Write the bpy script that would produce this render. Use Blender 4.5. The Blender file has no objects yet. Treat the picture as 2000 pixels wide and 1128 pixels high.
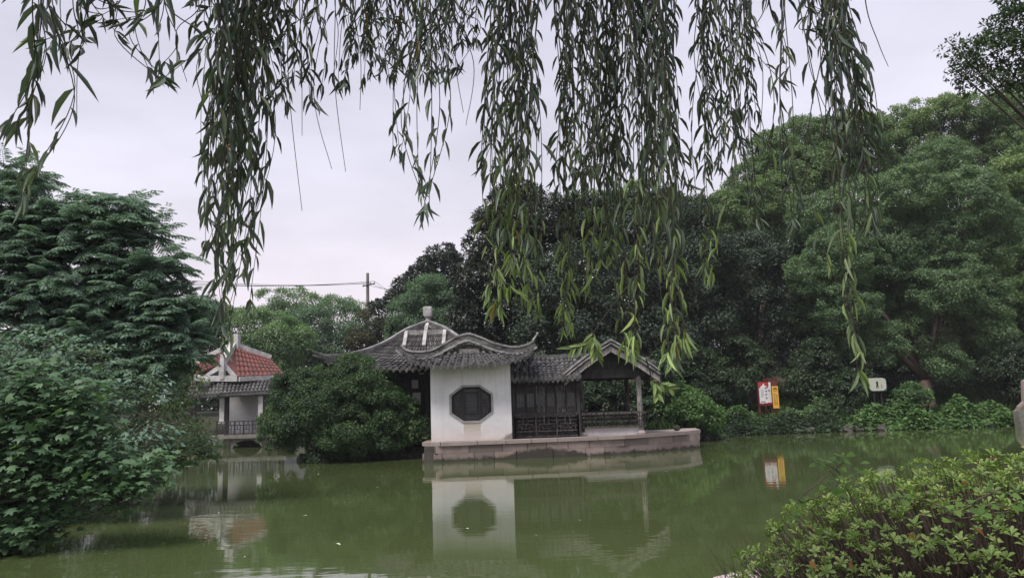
import bpy, math, random
import numpy as np
from mathutils import Vector

SC = bpy.context.scene
COL = SC.collection
rad = math.radians
random.seed(7)
rng = np.random.default_rng(11)

# ------------------------------------------------------------------ camera, world, sun, exposure
FPX = 1500.0                      # focal length in pixels of the 2000 px wide photograph
PITCH, ROLL, EYE = rad(8.5), rad(1.9), np.array([0.0, 0.0, 2.0])
_F = np.array([0, math.cos(PITCH), math.sin(PITCH)])
_U0 = np.array([0, -math.sin(PITCH), math.cos(PITCH)])
_R0 = np.array([1.0, 0, 0])
_R = _R0 * math.cos(ROLL) - _U0 * math.sin(ROLL)
_U = _U0 * math.cos(ROLL) + _R0 * math.sin(ROLL)


def P(px, py, Y):
    """world point at depth Y seen at photograph pixel (px, py)"""
    d = _F * FPX + _R * (px - 1000) + _U * (564 - py)
    return EYE + d * (Y / d[1])


cam_d = bpy.data.cameras.new("camera")
cam = bpy.data.objects.new("camera", cam_d)
COL.objects.link(cam)
SC.camera = cam
cam_d.sensor_width = 36
cam_d.lens = 36 * FPX / 2000
cam_d.clip_start, cam_d.clip_end = 0.05, 3000
from mathutils import Matrix
M = Matrix.Identity(4)
for i in range(3):
    M[i][0], M[i][1], M[i][2], M[i][3] = _R[i], _U[i], -_F[i], EYE[i]
cam.matrix_world = M

SUN_EL, SUN_AZ = rad(61), rad(218)      # azimuth from north (+Y) clockwise: behind the viewer
world = bpy.data.worlds.new("World")
SC.world = world
world.use_nodes = True
wn, wl = world.node_tree.nodes, world.node_tree.links
wn.clear()
w_out = wn.new("ShaderNodeOutputWorld")
w_bg = wn.new("ShaderNodeBackground")
w_bg.inputs[1].default_value = 0.1
sky = wn.new("ShaderNodeTexSky")
sky.sky_type = "NISHITA"
sky.sun_disc = False
sky.sun_elevation, sky.sun_rotation = SUN_EL, SUN_AZ
sky.dust_density, sky.air_density = 4, 1
tc = wn.new("ShaderNodeTexCoord")
sep = wn.new("ShaderNodeSeparateXYZ")
wl.new(tc.outputs["Generated"], sep.inputs[0])
ramp = wn.new("ShaderNodeValToRGB")
ramp.color_ramp.elements[0].position = 0.0
ramp.color_ramp.elements[0].color = (0.84, 0.74, 0.775, 1)
ramp.color_ramp.elements[1].position = 0.7
ramp.color_ramp.elements[1].color = (0.58, 0.605, 0.75, 1)
e = ramp.color_ramp.elements.new(0.28)
e.color = (0.71, 0.69, 0.79, 1)
wl.new(sep.outputs[2], ramp.inputs[0])
wmap = wn.new("ShaderNodeMapping")
wmap.inputs["Scale"].default_value = (1.6, 1.6, 5)
wl.new(tc.outputs["Generated"], wmap.inputs[0])
wno = wn.new("ShaderNodeTexNoise")
wno.inputs["Scale"].default_value = 1.7
wno.inputs["Detail"].default_value = 5
wl.new(wmap.outputs[0], wno.inputs[0])
wmr = wn.new("ShaderNodeMapRange")
wmr.inputs[1].default_value, wmr.inputs[2].default_value = 0.3, 0.7
wmr.inputs[3].default_value, wmr.inputs[4].default_value = 11.0, 14.2
wl.new(wno.outputs[0], wmr.inputs[0])
vsc = wn.new("ShaderNodeVectorMath")
vsc.operation = "SCALE"
wl.new(ramp.outputs[0], vsc.inputs[0])
wl.new(wmr.outputs[0], vsc.inputs["Scale"])
wmix = wn.new("ShaderNodeMixRGB")
wmix.inputs[0].default_value = 0.9            # a thick cloud veil over the clear sky
wl.new(sky.outputs[0], wmix.inputs[1])
wl.new(vsc.outputs[0], wmix.inputs[2])
wl.new(wmix.outputs[0], w_bg.inputs[0])
wl.new(w_bg.outputs[0], w_out.inputs[0])

sun_d = bpy.data.lights.new("sun", "SUN")
sun_d.energy = 3.9
sun_d.angle = rad(25)
sun_d.color = (1.0, 0.95, 0.9)
sun = bpy.data.objects.new("sun", sun_d)
COL.objects.link(sun)
sdir = Vector((math.sin(SUN_AZ) * math.cos(SUN_EL), math.cos(SUN_AZ) * math.cos(SUN_EL), math.sin(SUN_EL)))
sun.rotation_euler = sdir.to_track_quat("Z", "Y").to_euler()

SC.view_settings.view_transform = "Standard"
SC.view_settings.look = "None"
SC.view_settings.exposure = 0.0
SC.view_settings.gamma = 1.0
SC.view_settings.use_curve_mapping = False
SC.cycles.max_bounces = 6
SC.cycles.transparent_max_bounces = 8


# ------------------------------------------------------------------ materials
def mat(name, c1, c2=None, c3=None, rough=0.8, scale=3.0, detail=6.0, bump=0.0, bscale=20.0, lo=0.35, hi=0.65, stretch=(1, 1, 1), attr=False, spec=0.3):
    """noise-mixed principled surface; attr=True also mixes by the per-piece 'rnd' value"""
    m = bpy.data.materials.new(name)
    m.use_nodes = True
    n, l = m.node_tree.nodes, m.node_tree.links
    b = n["Principled BSDF"]
    b.inputs["Roughness"].default_value = rough
    b.inputs["Specular IOR Level"].default_value = spec
    c2 = c2 or c1
    t = n.new("ShaderNodeTexCoord")
    mp = n.new("ShaderNodeMapping")
    mp.inputs["Scale"].default_value = stretch
    l.new(t.outputs["Object"], mp.inputs[0])
    no = n.new("ShaderNodeTexNoise")
    no.inputs["Scale"].default_value = scale
    no.inputs["Detail"].default_value = detail
    no.inputs["Roughness"].default_value = 0.65
    l.new(mp.outputs[0], no.inputs[0])
    mr = n.new("ShaderNodeMapRange")
    mr.inputs[1].default_value, mr.inputs[2].default_value = lo, hi
    l.new(no.outputs[0], mr.inputs[0])
    mx = n.new("ShaderNodeMixRGB")
    mx.inputs[1].default_value = (*c1, 1)
    mx.inputs[2].default_value = (*c2, 1)
    l.new(mr.outputs[0], mx.inputs[0])
    last = mx.outputs[0]
    if attr:
        at = n.new("ShaderNodeAttribute")
        at.attribute_name = "rnd"
        m2 = n.new("ShaderNodeMixRGB")
        m2.inputs[2].default_value = (*(c3 or c2), 1)
        l.new(at.outputs["Fac"], m2.inputs[0])
        l.new(last, m2.inputs[1])
        last = m2.outputs[0]
    l.new(last, b.inputs["Base Color"])
    if bump:
        n2 = n.new("ShaderNodeTexNoise")
        n2.inputs["Scale"].default_value = bscale
        n2.inputs["Detail"].default_value = 6
        l.new(mp.outputs[0], n2.inputs[0])
        bp = n.new("ShaderNodeBump")
        bp.inputs["Strength"].default_value = bump
        bp.inputs["Distance"].default_value = 0.03
        l.new(n2.outputs[0], bp.inputs["Height"])
        l.new(bp.outputs[0], b.inputs["Normal"])
    m["base_last"] = 1
    return m


def leafmat(name, c1, c2, c3, rough=0.5, trans=0.3, tcol=None, spec=0.35):
    """foliage: colour varies leaf by leaf (rnd) and in broad patches (noise), with light coming through"""
    m = bpy.data.materials.new(name)
    m.use_nodes = True
    n, l = m.node_tree.nodes, m.node_tree.links
    b = n["Principled BSDF"]
    out = n["Material Output"]
    b.inputs["Roughness"].default_value = rough
    b.inputs["Specular IOR Level"].default_value = spec
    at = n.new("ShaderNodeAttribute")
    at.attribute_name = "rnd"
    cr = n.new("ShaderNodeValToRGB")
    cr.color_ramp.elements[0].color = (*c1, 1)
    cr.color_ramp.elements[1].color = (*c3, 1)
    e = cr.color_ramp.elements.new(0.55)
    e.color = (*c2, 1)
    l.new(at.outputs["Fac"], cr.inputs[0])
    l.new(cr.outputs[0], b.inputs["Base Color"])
    tr = n.new("ShaderNodeBsdfTranslucent")
    vs = n.new("ShaderNodeMixRGB")
    vs.blend_type = "MULTIPLY"
    vs.inputs[0].default_value = 1
    vs.inputs[2].default_value = (*(tcol or (1.3, 1.5, 0.7)), 1)
    l.new(cr.outputs[0], vs.inputs[1])
    l.new(vs.outputs[0], tr.inputs[0])
    ms = n.new("ShaderNodeMixShader")
    ms.inputs[0].default_value = trans
    l.new(b.outputs[0], ms.inputs[1])
    l.new(tr.outputs[0], ms.inputs[2])
    l.new(ms.outputs[0], out.inputs[0])
    return m


MT = {}
MT["bark"] = mat("bark", (0.035, 0.028, 0.022), (0.09, 0.075, 0.06), rough=0.95, scale=6, stretch=(1, 1, 0.25), bump=0.6, bscale=14)
MT["pale_bark"] = mat("pale_bark", (0.10, 0.07, 0.055), (0.17, 0.13, 0.11), rough=0.95, scale=6, stretch=(1, 1, 0.25), bump=0.6, bscale=14)
MT["twig"] = mat("twig", (0.075, 0.055, 0.045), (0.16, 0.12, 0.10), rough=0.85, scale=9)
MT["willow_twig"] = mat("willow_twig", (0.04, 0.035, 0.03), (0.09, 0.085, 0.05), rough=0.8, scale=4)
MT["tile"] = mat("grey_tile", (0.020, 0.020, 0.022), (0.085, 0.082, 0.082), (0.15, 0.145, 0.14), rough=0.9, scale=2.2, attr=True, bump=0.5, bscale=30)
MT["tile_light"] = mat("weathered_tile", (0.034, 0.033, 0.033), (0.105, 0.10, 0.097), (0.165, 0.158, 0.15), rough=0.9, scale=2.5, attr=True, bump=0.5, bscale=30)
MT["red_tile"] = mat("red_tile", (0.145, 0.046, 0.037), (0.20, 0.072, 0.056), (0.10, 0.05, 0.044), rough=0.7, scale=2.0, attr=True)
MT["ridge"] = mat("weathered_lime_ridge", (0.09, 0.088, 0.085), (0.36, 0.35, 0.335), rough=0.9, scale=2.4, lo=0.3, hi=0.62, bump=0.6, bscale=16, stretch=(1, 1, 2))
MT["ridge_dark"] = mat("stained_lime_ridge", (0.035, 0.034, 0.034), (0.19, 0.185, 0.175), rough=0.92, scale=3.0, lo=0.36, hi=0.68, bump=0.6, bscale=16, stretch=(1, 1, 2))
MT["ridge_pale"] = mat("pale_lime_ridge", (0.24, 0.23, 0.22), (0.50, 0.48, 0.46), rough=0.9, scale=3, bump=0.4)
MT["white_paint"] = mat("white_lime_paint", (0.34, 0.33, 0.315), (0.60, 0.585, 0.57), rough=0.9, scale=2.6)
MT["dark_wood"] = mat("dark_timber", (0.022, 0.020, 0.020), (0.055, 0.050, 0.048), rough=0.8, scale=3.5, stretch=(3, 3, 0.7), bump=0.3)
MT["worn_wood"] = mat("worn_timber", (0.028, 0.025, 0.024), (0.20, 0.185, 0.17), rough=0.85, scale=4.5, lo=0.45, hi=0.72, stretch=(4, 4, 0.8))
MT["pale_wood"] = mat("peeling_post", (0.05, 0.045, 0.042), (0.36, 0.33, 0.31), rough=0.85, scale=4.5, lo=0.3, hi=0.6, stretch=(4, 4, 0.8))
MT["old_glass"] = mat("dusty_glass", (0.03, 0.032, 0.034), (0.085, 0.088, 0.086), rough=0.35, scale=2.5, spec=0.5)
MT["stone"] = mat("pink_stone", (0.22, 0.172, 0.150), (0.36, 0.285, 0.255), (0.16, 0.13, 0.115), rough=0.9, scale=1.6, attr=True, bump=0.3, bscale=24)
def add_waterline(m):
    """dark algae along the waterline of the terrace, with one higher patch (local z = 0 is the water)"""
    n, l = m.node_tree.nodes, m.node_tree.links
    b = n["Principled BSDF"]
    src = b.inputs["Base Color"].links[0].from_socket
    t = n.new("ShaderNodeTexCoord")
    sp = n.new("ShaderNodeSeparateXYZ")
    l.new(t.outputs["Object"], sp.inputs[0])
    no = n.new("ShaderNodeTexNoise")
    no.inputs["Scale"].default_value = 3.2
    no.inputs["Detail"].default_value = 9
    no.inputs["Roughness"].default_value = .7
    l.new(t.outputs["Object"], no.inputs[0])

    def mth(op, a, c):
        k = n.new("ShaderNodeMath")
        k.operation = op
        for i, v in enumerate((a, c)):
            if isinstance(v, (int, float)):
                k.inputs[i].default_value = v
            else:
                l.new(v, k.inputs[i])
        return k.outputs[0]

    def mr(sock, a, c, d, e):
        k = n.new("ShaderNodeMapRange")
        for i, v in enumerate((a, c, d, e)):
            k.inputs[i + 1].default_value = v
        l.new(sock, k.inputs[0])
        return k.outputs[0]
    patch = mth("MULTIPLY", mr(sp.outputs[0], -2.3, -1.0, 0, 1), mr(sp.outputs[0], -.1, 1.2, 1, 0))
    lim = mth("ADD", mth("ADD", .0, mth("MULTIPLY", patch, .24)), mth("MULTIPLY", mth("SUBTRACT", no.outputs[0], .47), .55))
    f = mr(mth("SUBTRACT", sp.outputs[2], lim), .03, .13, .92, 0)
    k = n.new("ShaderNodeMixRGB")
    k.inputs[2].default_value = (.032, .031, .024, 1)
    l.new(f, k.inputs[0])
    l.new(src, k.inputs[1])
    k2 = n.new("ShaderNodeMixRGB")                       # brown seep stains over the blocks
    k2.inputs[2].default_value = (.10, .085, .07, 1)
    n2 = n.new("ShaderNodeTexNoise")
    n2.inputs["Scale"].default_value = 1.1
    n2.inputs["Detail"].default_value = 8
    l.new(t.outputs["Object"], n2.inputs[0])
    l.new(mr(n2.outputs[0], .5, .75, 0, .7), k2.inputs[0])
    l.new(k.outputs[0], k2.inputs[1])
    l.new(k2.outputs[0], b.inputs["Base Color"])


add_waterline(MT["stone"])
MT["stone_cap"] = mat("pink_stone_cap", (0.26, 0.215, 0.195), (0.36, 0.305, 0.28), (0.26, 0.21, 0.19), rough=0.9, scale=1.4, attr=True, bump=0.3)
MT["mortar"] = mat("dark_joint", (0.06, 0.052, 0.045), (0.10, 0.085, 0.075), rough=1)
MT["moss"] = mat("black_moss", (0.03, 0.03, 0.022), (0.06, 0.058, 0.042), rough=1, scale=6)
MT["rock"] = mat("bank_rock", (0.035, 0.033, 0.027), (0.12, 0.115, 0.10), rough=0.95, scale=2.4, bump=0.8, bscale=7)
MT["pale_rock"] = mat("pale_pink_rock", (0.34, 0.28, 0.27), (0.46, 0.40, 0.39), rough=0.95, scale=3, bump=0.5, bscale=9)
MT["plaster"] = mat("grey_plaster", (0.38, 0.36, 0.35), (0.52, 0.50, 0.49), rough=0.95, scale=2.2, bump=0.2)
MT["concrete"] = mat("pale_concrete", (0.11, 0.105, 0.088), (0.24, 0.23, 0.20), rough=0.95, scale=1.5, bump=0.3)
MT["pole"] = mat("pole_concrete", (0.16, 0.135, 0.13), (0.21, 0.18, 0.17), rough=0.9)
MT["wire"] = mat("black_cable", (0.02, 0.02, 0.022), rough=0.6)
MT["maroon"] = mat("maroon_paint", (0.10, 0.018, 0.016), (0.13, 0.028, 0.024), rough=0.5)
MT["red"] = mat("red_ink", (0.35, 0.02, 0.02), (0.45, 0.04, 0.03), rough=0.5)
MT["white"] = mat("white_board", (0.60, 0.57, 0.58), (0.70, 0.66, 0.66), rough=0.5)
MT["cream"] = mat("cream_board", (0.40, 0.42, 0.33), (0.46, 0.47, 0.39), rough=0.5)
MT["teal"] = mat("teal_panel", (0.02, 0.07, 0.10), (0.03, 0.09, 0.12), rough=0.5)
MT["yellow"] = mat("yellow_board", (0.62, 0.34, 0.05), (0.68, 0.40, 0.07), rough=0.5)
MT["ink"] = mat("black_ink", (0.02, 0.02, 0.022), rough=0.6)
MT["grey_ink"] = mat("grey_ink", (0.14, 0.14, 0.16), rough=0.6)
MT["brown_ink"] = mat("brown_ink", (0.22, 0.07, 0.012), rough=0.6)


# ------------------------------------------------------------------ mesh helpers
def finish(me, name, mats, parent, origin):
    o = bpy.data.objects.new(name, me)
    COL.objects.link(o)
    for m in (mats if isinstance(mats, (list, tuple)) else [mats]):
        me.materials.append(m)
    if parent is not None:
        o.parent = parent
    elif origin is not None:
        o.location = origin
    return o


def wpos(o):
    v = np.zeros(3)
    while o is not None:
        v += np.array(o.location)
        o = o.parent
    return v


class MB:
    def __init__(self):
        self.v, self.f, self.mi, self.r = [], [], [], []
        self.m, self.rv = 0, 0.0

    def add(self, vs, fs):
        b = len(self.v)
        self.v += [tuple(map(float, q)) for q in vs]
        self.r += [self.rv] * len(vs)
        for f in fs:
            self.f.append([b + i for i in f])
            self.mi.append(self.m)

    def box(self, x0, x1, y0, y1, z0, z1):
        self.add([(x0, y0, z0), (x1, y0, z0), (x1, y1, z0), (x0, y1, z0), (x0, y0, z1), (x1, y0, z1), (x1, y1, z1), (x0, y1, z1)],
                 [(0, 3, 2, 1), (4, 5, 6, 7), (0, 1, 5, 4), (1, 2, 6, 5), (2, 3, 7, 6), (3, 0, 4, 7)])

    def bar(self, a, b, w, h, up=(0, 0, 1)):
        a, b, up = np.array(a, float), np.array(b, float), np.array(up, float)
        d = (b - a) / np.linalg.norm(b - a)
        s = np.cross(d, up)
        if np.linalg.norm(s) < 1e-6:
            s = np.cross(d, (0, 1, 0))
        s /= np.linalg.norm(s)
        u = np.cross(s, d)
        q = []
        for p in (a, b):
            for sx, sy in ((-1, -1), (1, -1), (1, 1), (-1, 1)):
                q.append(p + s * sx * w / 2 + u * sy * h / 2)
        self.add(q, [(3, 2, 1, 0), (4, 5, 6, 7), (0, 1, 5, 4), (1, 2, 6, 5), (2, 3, 7, 6), (3, 0, 4, 7)])

    def tube(self, pts, radii, n=6, cap=True):
        pts = [np.array(p, float) for p in pts]
        k = len(pts)
        if not isinstance(radii, (list, tuple, np.ndarray)):
            radii = [radii] * k
        vs = []
        ref = np.array((0.31, 0.95, 0.05))
        for i, p in enumerate(pts):
            d = pts[min(i + 1, k - 1)] - pts[max(i - 1, 0)]
            d = d / (np.linalg.norm(d) + 1e-9)
            s = np.cross(d, ref)
            if np.linalg.norm(s) < 1e-3:
                s = np.cross(d, (1, 0, 0))
            s /= np.linalg.norm(s)
            u = np.cross(s, d)
            for j in range(n):
                a = 2 * math.pi * j / n
                vs.append(p + (s * math.cos(a) + u * math.sin(a)) * radii[i])
        fs = [(i * n + j, i * n + (j + 1) % n, (i + 1) * n + (j + 1) % n, (i + 1) * n + j) for i in range(k - 1) for j in range(n)]
        if cap:
            fs += [tuple(range(n))[::-1], tuple((k - 1) * n + j for j in range(n))]
        self.add(vs, fs)

    def prism(self, poly, y0, y1):
        """polygon of (x, z) extruded from y0 to y1"""
        n = len(poly)
        vs = [(x, y0, z) for x, z in poly] + [(x, y1, z) for x, z in poly]
        self.add(vs, [tuple(range(n)), tuple(range(2 * n - 1, n - 1, -1))] + [(i, (i + 1) % n + 0, n + (i + 1) % n, n + i)[::-1] for i in range(n)])

    def sheet(self, S, nu, nv):
        vs = [S(i / nu, j / nv) for j in range(nv + 1) for i in range(nu + 1)]
        w = nu + 1
        self.add(vs, [(j * w + i, j * w + i + 1, (j + 1) * w + i + 1, (j + 1) * w + i) for j in range(nv) for i in range(nu)])

    def build(self, name, mats, parent=None, origin=None, smooth=False):
        off = wpos(parent) if parent is not None else (np.array(origin, float) if origin is not None else np.zeros(3))
        me = bpy.data.meshes.new(name)
        me.from_pydata([(x - off[0], y - off[1], z - off[2]) for x, y, z in self.v], [], self.f)
        me.polygons.foreach_set("material_index", self.mi)
        if smooth:
            me.polygons.foreach_set("use_smooth", [True] * len(self.f))
        at = me.attributes.new("rnd", "FLOAT", "POINT")
        at.data.foreach_set("value", self.r)
        me.update()
        return finish(me, name, mats, parent, origin)


def thing(name, loc, label, cat, group=None):
    o = bpy.data.objects.new(name, None)
    COL.objects.link(o)
    o.location = [float(q) for q in loc]
    o["label"], o["category"] = label, cat
    if group:
        o["group"] = group
    return o


def tag(o, label, cat, group=None):
    o["label"], o["category"] = label, cat
    if group:
        o["group"] = group
    return o


# leaf outlines: (along, across, lift) and faces
def lens_tpl(ts, ws, curve=0.12, fold=0.0):
    v, f = [(0, 0, 0)], []
    prev = None
    for t, w in zip(ts, ws):
        i = len(v)
        c = -curve * t * t
        if w > 0:
            v += [(t, w, c + fold * w), (t, 0, c), (t, -w, c + fold * w)]
            cur = (i, i + 1, i + 2)
        else:
            v += [(t, 0, c)]
            cur = (i,)
        if prev is None:
            f += [(0, cur[1], cur[0]), (0, cur[2], cur[1])]
        elif len(cur) == 1:
            f += [(prev[0], prev[1], cur[0]), (prev[1], prev[2], cur[0])]
        else:
            f += [(prev[0], prev[1], cur[1], cur[0]), (prev[1], prev[2], cur[2], cur[1])]
        prev = cur
    return np.array(v, float), f


TPL = {
    "diamond": (np.array([(0, 0, 0), (0.45, 0.5, 0.06), (1, 0, -0.1), (0.45, -0.5, 0.06)], float), [(0, 3, 2, 1)]),
    "willow": lens_tpl((0.2, 0.5, 0.78, 1.0), (0.40, 0.5, 0.27, 0), 0.14, 0.25),
    "spoon": lens_tpl((0.3, 0.62, 0.88, 1.0), (0.22, 0.48, 0.36, 0), 0.16, 0.3),
    "ovate": lens_tpl((0.25, 0.6, 1.0), (0.5, 0.36, 0), 0.2, 0.2),
}
_pal = [(0, 0.0), (0.05, 0.28), (0.22, 0.50), (0.30, 0.26), (0.62, 0.52), (0.58, 0.16), (1.0, 0.0), (0.58, -0.16), (0.62, -0.52), (0.30, -0.26), (0.22, -0.50), (0.05, -0.28)]
TPL["palmate"] = (np.array([(0.3, 0, 0.0)] + [(a, b, -0.10 * (a * a) - 0.22 * abs(b)) for a, b in _pal], float), [(0, i + 1, (i + 1) % 12 + 1) for i in range(12)])
_ivy = [(0.05, 0.0), (-0.08, 0.22), (0.12, 0.46), (0.42, 0.38), (1.0, 0.0), (0.42, -0.38), (0.12, -0.46), (-0.08, -0.22)]
TPL["ivy"] = (np.array([(0.3, 0, 0.03)] + [(a, b, -0.12 * a * a - 0.1 * abs(b)) for a, b in _ivy], float), [(0, i + 1, (i + 1) % 8 + 1) for i in range(8)])


def unit(a):
    return a / (np.linalg.norm(a, axis=-1, keepdims=True) + 1e-9)


def leaves(name, C, A, N, L, W, tpl, mats, parent=None, rnd=None, origin=None):
    """one mesh of many leaves: base C, axis A, face normal N, length L, width W (arrays)"""
    tv, tf = TPL[tpl]
    n = len(C)
    A = unit(np.asarray(A, float))
    S = unit(np.cross(A, N))
    N = np.cross(S, A)
    L = np.broadcast_to(L, n)[:, None, None]
    W = np.broadcast_to(W, n)[:, None, None]
    V = C[:, None, :] + A[:, None, :] * tv[None, :, 0:1] * L + S[:, None, :] * tv[None, :, 1:2] * W + N[:, None, :] * tv[None, :, 2:3] * L
    off = wpos(parent) if parent is not None else (np.array(origin, float) if origin is not None else np.zeros(3))
    V = (V.reshape(-1, 3) - off).astype(np.float32)
    nv = len(tv)
    base = np.arange(n) * nv
    lt = np.array([len(f) for f in tf])
    flat = np.concatenate([np.array(f) for f in tf])
    loops = (base[:, None] + flat[None, :]).reshape(-1).astype(np.int32)
    tot = np.tile(lt, n)
    start = np.concatenate([[0], np.cumsum(tot)[:-1]]).astype(np.int32)
    me = bpy.data.meshes.new(name)
    me.vertices.add(len(V))
    me.vertices.foreach_set("co", V.ravel())
    me.loops.add(len(loops))
    me.loops.foreach_set("vertex_index", loops)
    me.polygons.add(len(start))
    me.polygons.foreach_set("loop_start", start)
    if rnd is None:
        rnd = rng.random(n)
    at = me.attributes.new("rnd", "FLOAT", "POINT")
    at.data.foreach_set("value", np.repeat(rnd, nv).astype(np.float32))
    me.update(calc_edges=True)
    me.validate()
    return finish(me, name, mats, parent, origin)


def sphere_dirs(n):
    return unit(rng.normal(size=(n, 3)))


# ------------------------------------------------------------------ ground and water
POND = [(-6.0, 5.2), (1.0, 4.9), (2.2, 6.9), (3.0, 7.4), (8, 7.0), (30, 6.0), (42, 14), (42, 40), (30, 41.5), (24, 41.5), (18.6, 41.3), (14, 41.2), (10.5, 41.2), (8.4, 37), (7.0, 33.5), (-3.0, 32.0), (-4.2, 32.0), (-6.5, 32.0),
        (-8.8, 32.3), (-11.4, 40), (-12.6, 47.0), (-23, 48.0), (-23, 40), (-17, 33), (-14.5, 29.5), (-12.6, 27), (-11.0, 23), (-9.6, 17), (-8.6, 13), (-8.0, 9.5), (-7.6, 7)]


def pond_sd(X, Y):
    """signed distance to the shoreline, negative over the water"""
    px, py = np.array([p[0] for p in POND]), np.array([p[1] for p in POND])
    d = np.full(X.shape, 1e9)
    inside = np.zeros(X.shape, bool)
    n = len(px)
    for i in range(n):
        ax, ay, bx, by = px[i], py[i], px[(i + 1) % n], py[(i + 1) % n]
        dx, dy = bx - ax, by - ay
        t = np.clip(((X - ax) * dx + (Y - ay) * dy) / (dx * dx + dy * dy), 0, 1)
        d = np.minimum(d, np.hypot(X - ax - t * dx, Y - ay - t * dy))
        cond = ((ay > Y) != (by > Y)) & (X < dx * (Y - ay) / (dy + 1e-12) + ax)
        inside ^= cond
    return np.where(inside, -d, d)


def sstep(a, b, x):
    t = np.clip((x - a) / (b - a), 0, 1)
    return t * t * (3 - 2 * t)


def ground_z(X, Y):
    X, Y = np.asarray(X, float), np.asarray(Y, float)
    d = pond_sd(X, Y)
    bumpy = 0.12 * np.sin(X * 0.9 + 1.3 * np.sin(Y * 0.5)) * np.sin(Y * 0.8) * sstep(0, 2, d)
    h = np.where(d > 0, 0.62 * sstep(-0.05, 0.7, d) + 0.25 * sstep(1, 6, d), -0.9 * sstep(0, 1.2, -d) - 0.02)
    h = h + bumpy + 4.5 * sstep(46, 75, Y) * sstep(-8, 14, X) + 1.5 * sstep(40, 80, Y)
    return h


def build_ground():
    def axis(lo, a, b, hi, st):
        fine = np.arange(a, b + st / 2, st)
        k = np.array([2, 6, 14, 30, 60, 120, 250, 500, 900.0])
        return np.concatenate([a - k[::-1], fine, b + k])
    xs, ys = axis(-900, -26, 34, 900, 0.4), axis(-900, 3, 51, 900, 0.36)
    X, Y = np.meshgrid(xs, ys)
    Z = ground_z(X, Y)
    w = len(xs)
    vs = np.stack([X.ravel(), Y.ravel(), Z.ravel()], 1)
    idx = np.arange(len(ys) * w).reshape(len(ys), w)
    fs = np.stack([idx[:-1, :-1].ravel(), idx[:-1, 1:].ravel(), idx[1:, 1:].ravel(), idx[1:, :-1].ravel()], 1)
    me = bpy.data.meshes.new("ground")
    me.from_pydata(vs.tolist(), [], fs.tolist())
    me.polygons.foreach_set("use_smooth", [True] * len(fs))
    m = mat("bank_soil", (0.020, 0.026, 0.012), (0.055, 0.055, 0.032), rough=1, scale=0.9, detail=9, bump=0.7, bscale=5)
    o = finish(me, "ground", m, None, None)
    o["kind"] = "structure"


build_ground()

m = bpy.data.materials.new("pond_water")
m.use_nodes = True
n, l = m.node_tree.nodes, m.node_tree.links
b = n["Principled BSDF"]
b.inputs["Roughness"].default_value = 0.025
b.inputs["IOR"].default_value = 1.40
t = n.new("ShaderNodeTexCoord")
no = n.new("ShaderNodeTexNoise")
no.inputs["Scale"].default_value = 0.16
no.inputs["Detail"].default_value = 5
l.new(t.outputs["Object"], no.inputs[0])
cr = n.new("ShaderNodeValToRGB")
cr.color_ramp.elements[0].position, cr.color_ramp.elements[1].position = 0.35, 0.68
cr.color_ramp.elements[0].color = (0.058, 0.077, 0.027, 1)
cr.color_ramp.elements[1].color = (0.072, 0.096, 0.034, 1)
l.new(no.outputs[0], cr.inputs[0])
l.new(cr.outputs[0], b.inputs["Base Color"])
mp = n.new("ShaderNodeMapping")
mp.inputs["Scale"].default_value = (0.7, 2.2, 1)
l.new(t.outputs["Object"], mp.inputs[0])
rip = n.new("ShaderNodeTexNoise")
rip.inputs["Scale"].default_value = 1.5
rip.inputs["Detail"].default_value = 3
l.new(mp.outputs[0], rip.inputs[0])
calm = n.new("ShaderNodeTexNoise")                    # some stretches stay glassy, others are faintly ruffled
calm.inputs["Scale"].default_value = 0.25
l.new(t.outputs["Object"], calm.inputs[0])
cmr = n.new("ShaderNodeMapRange")
cmr.inputs[1].default_value, cmr.inputs[2].default_value = 0.42, 0.62
cmr.inputs[3].default_value, cmr.inputs[4].default_value = 0.25, 1.0
l.new(calm.outputs[0], cmr.inputs[0])
mul = n.new("ShaderNodeMath")
mul.operation = "MULTIPLY"
l.new(rip.outputs[0], mul.inputs[0])
l.new(cmr.outputs[0], mul.inputs[1])
# ring ripples where something touched the surface
ring_c = P(905, 942, 20.5)
vd = n.new("ShaderNodeVectorMath")
vd.operation = "DISTANCE"
vd.inputs[1].default_value = (-1.55, 19.6, 0)
l.new(t.outputs["Object"], vd.inputs[0])
sn = n.new("ShaderNodeMath")
sn.operation = "SINE"
sm = n.new("ShaderNodeMath")
sm.operation = "MULTIPLY"
sm.inputs[1].default_value = 26
l.new(vd.outputs["Value"], sm.inputs[0])
l.new(sm.outputs[0], sn.inputs[0])
fade = n.new("ShaderNodeMapRange")
fade.inputs[1].default_value, fade.inputs[2].default_value = 0.1, 1.3
fade.inputs[3].default_value, fade.inputs[4].default_value = 0.10, 0.0
l.new(vd.outputs["Value"], fade.inputs[0])
rm = n.new("ShaderNodeMath")
rm.operation = "MULTIPLY"
l.new(sn.outputs[0], rm.inputs[0])
l.new(fade.outputs[0], rm.inputs[1])
ad = n.new("ShaderNodeMath")
ad.operation = "ADD"
l.new(mul.outputs[0], ad.inputs[0])
l.new(rm.outputs[0], ad.inputs[1])
bp = n.new("ShaderNodeBump")
bp.inputs["Strength"].default_value = 0.10
bp.inputs["Distance"].default_value = 0.035
l.new(ad.outputs[0], bp.inputs["Height"])
l.new(bp.outputs[0], b.inputs["Normal"])
MT["water"] = m
w = MB()
w.add([(-26, 2, 0), (48, 2, 0), (48, 50, 0), (-26, 50, 0)], [(0, 1, 2, 3)])
w.build("pond_water", m)["kind"] = "structure"


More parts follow.
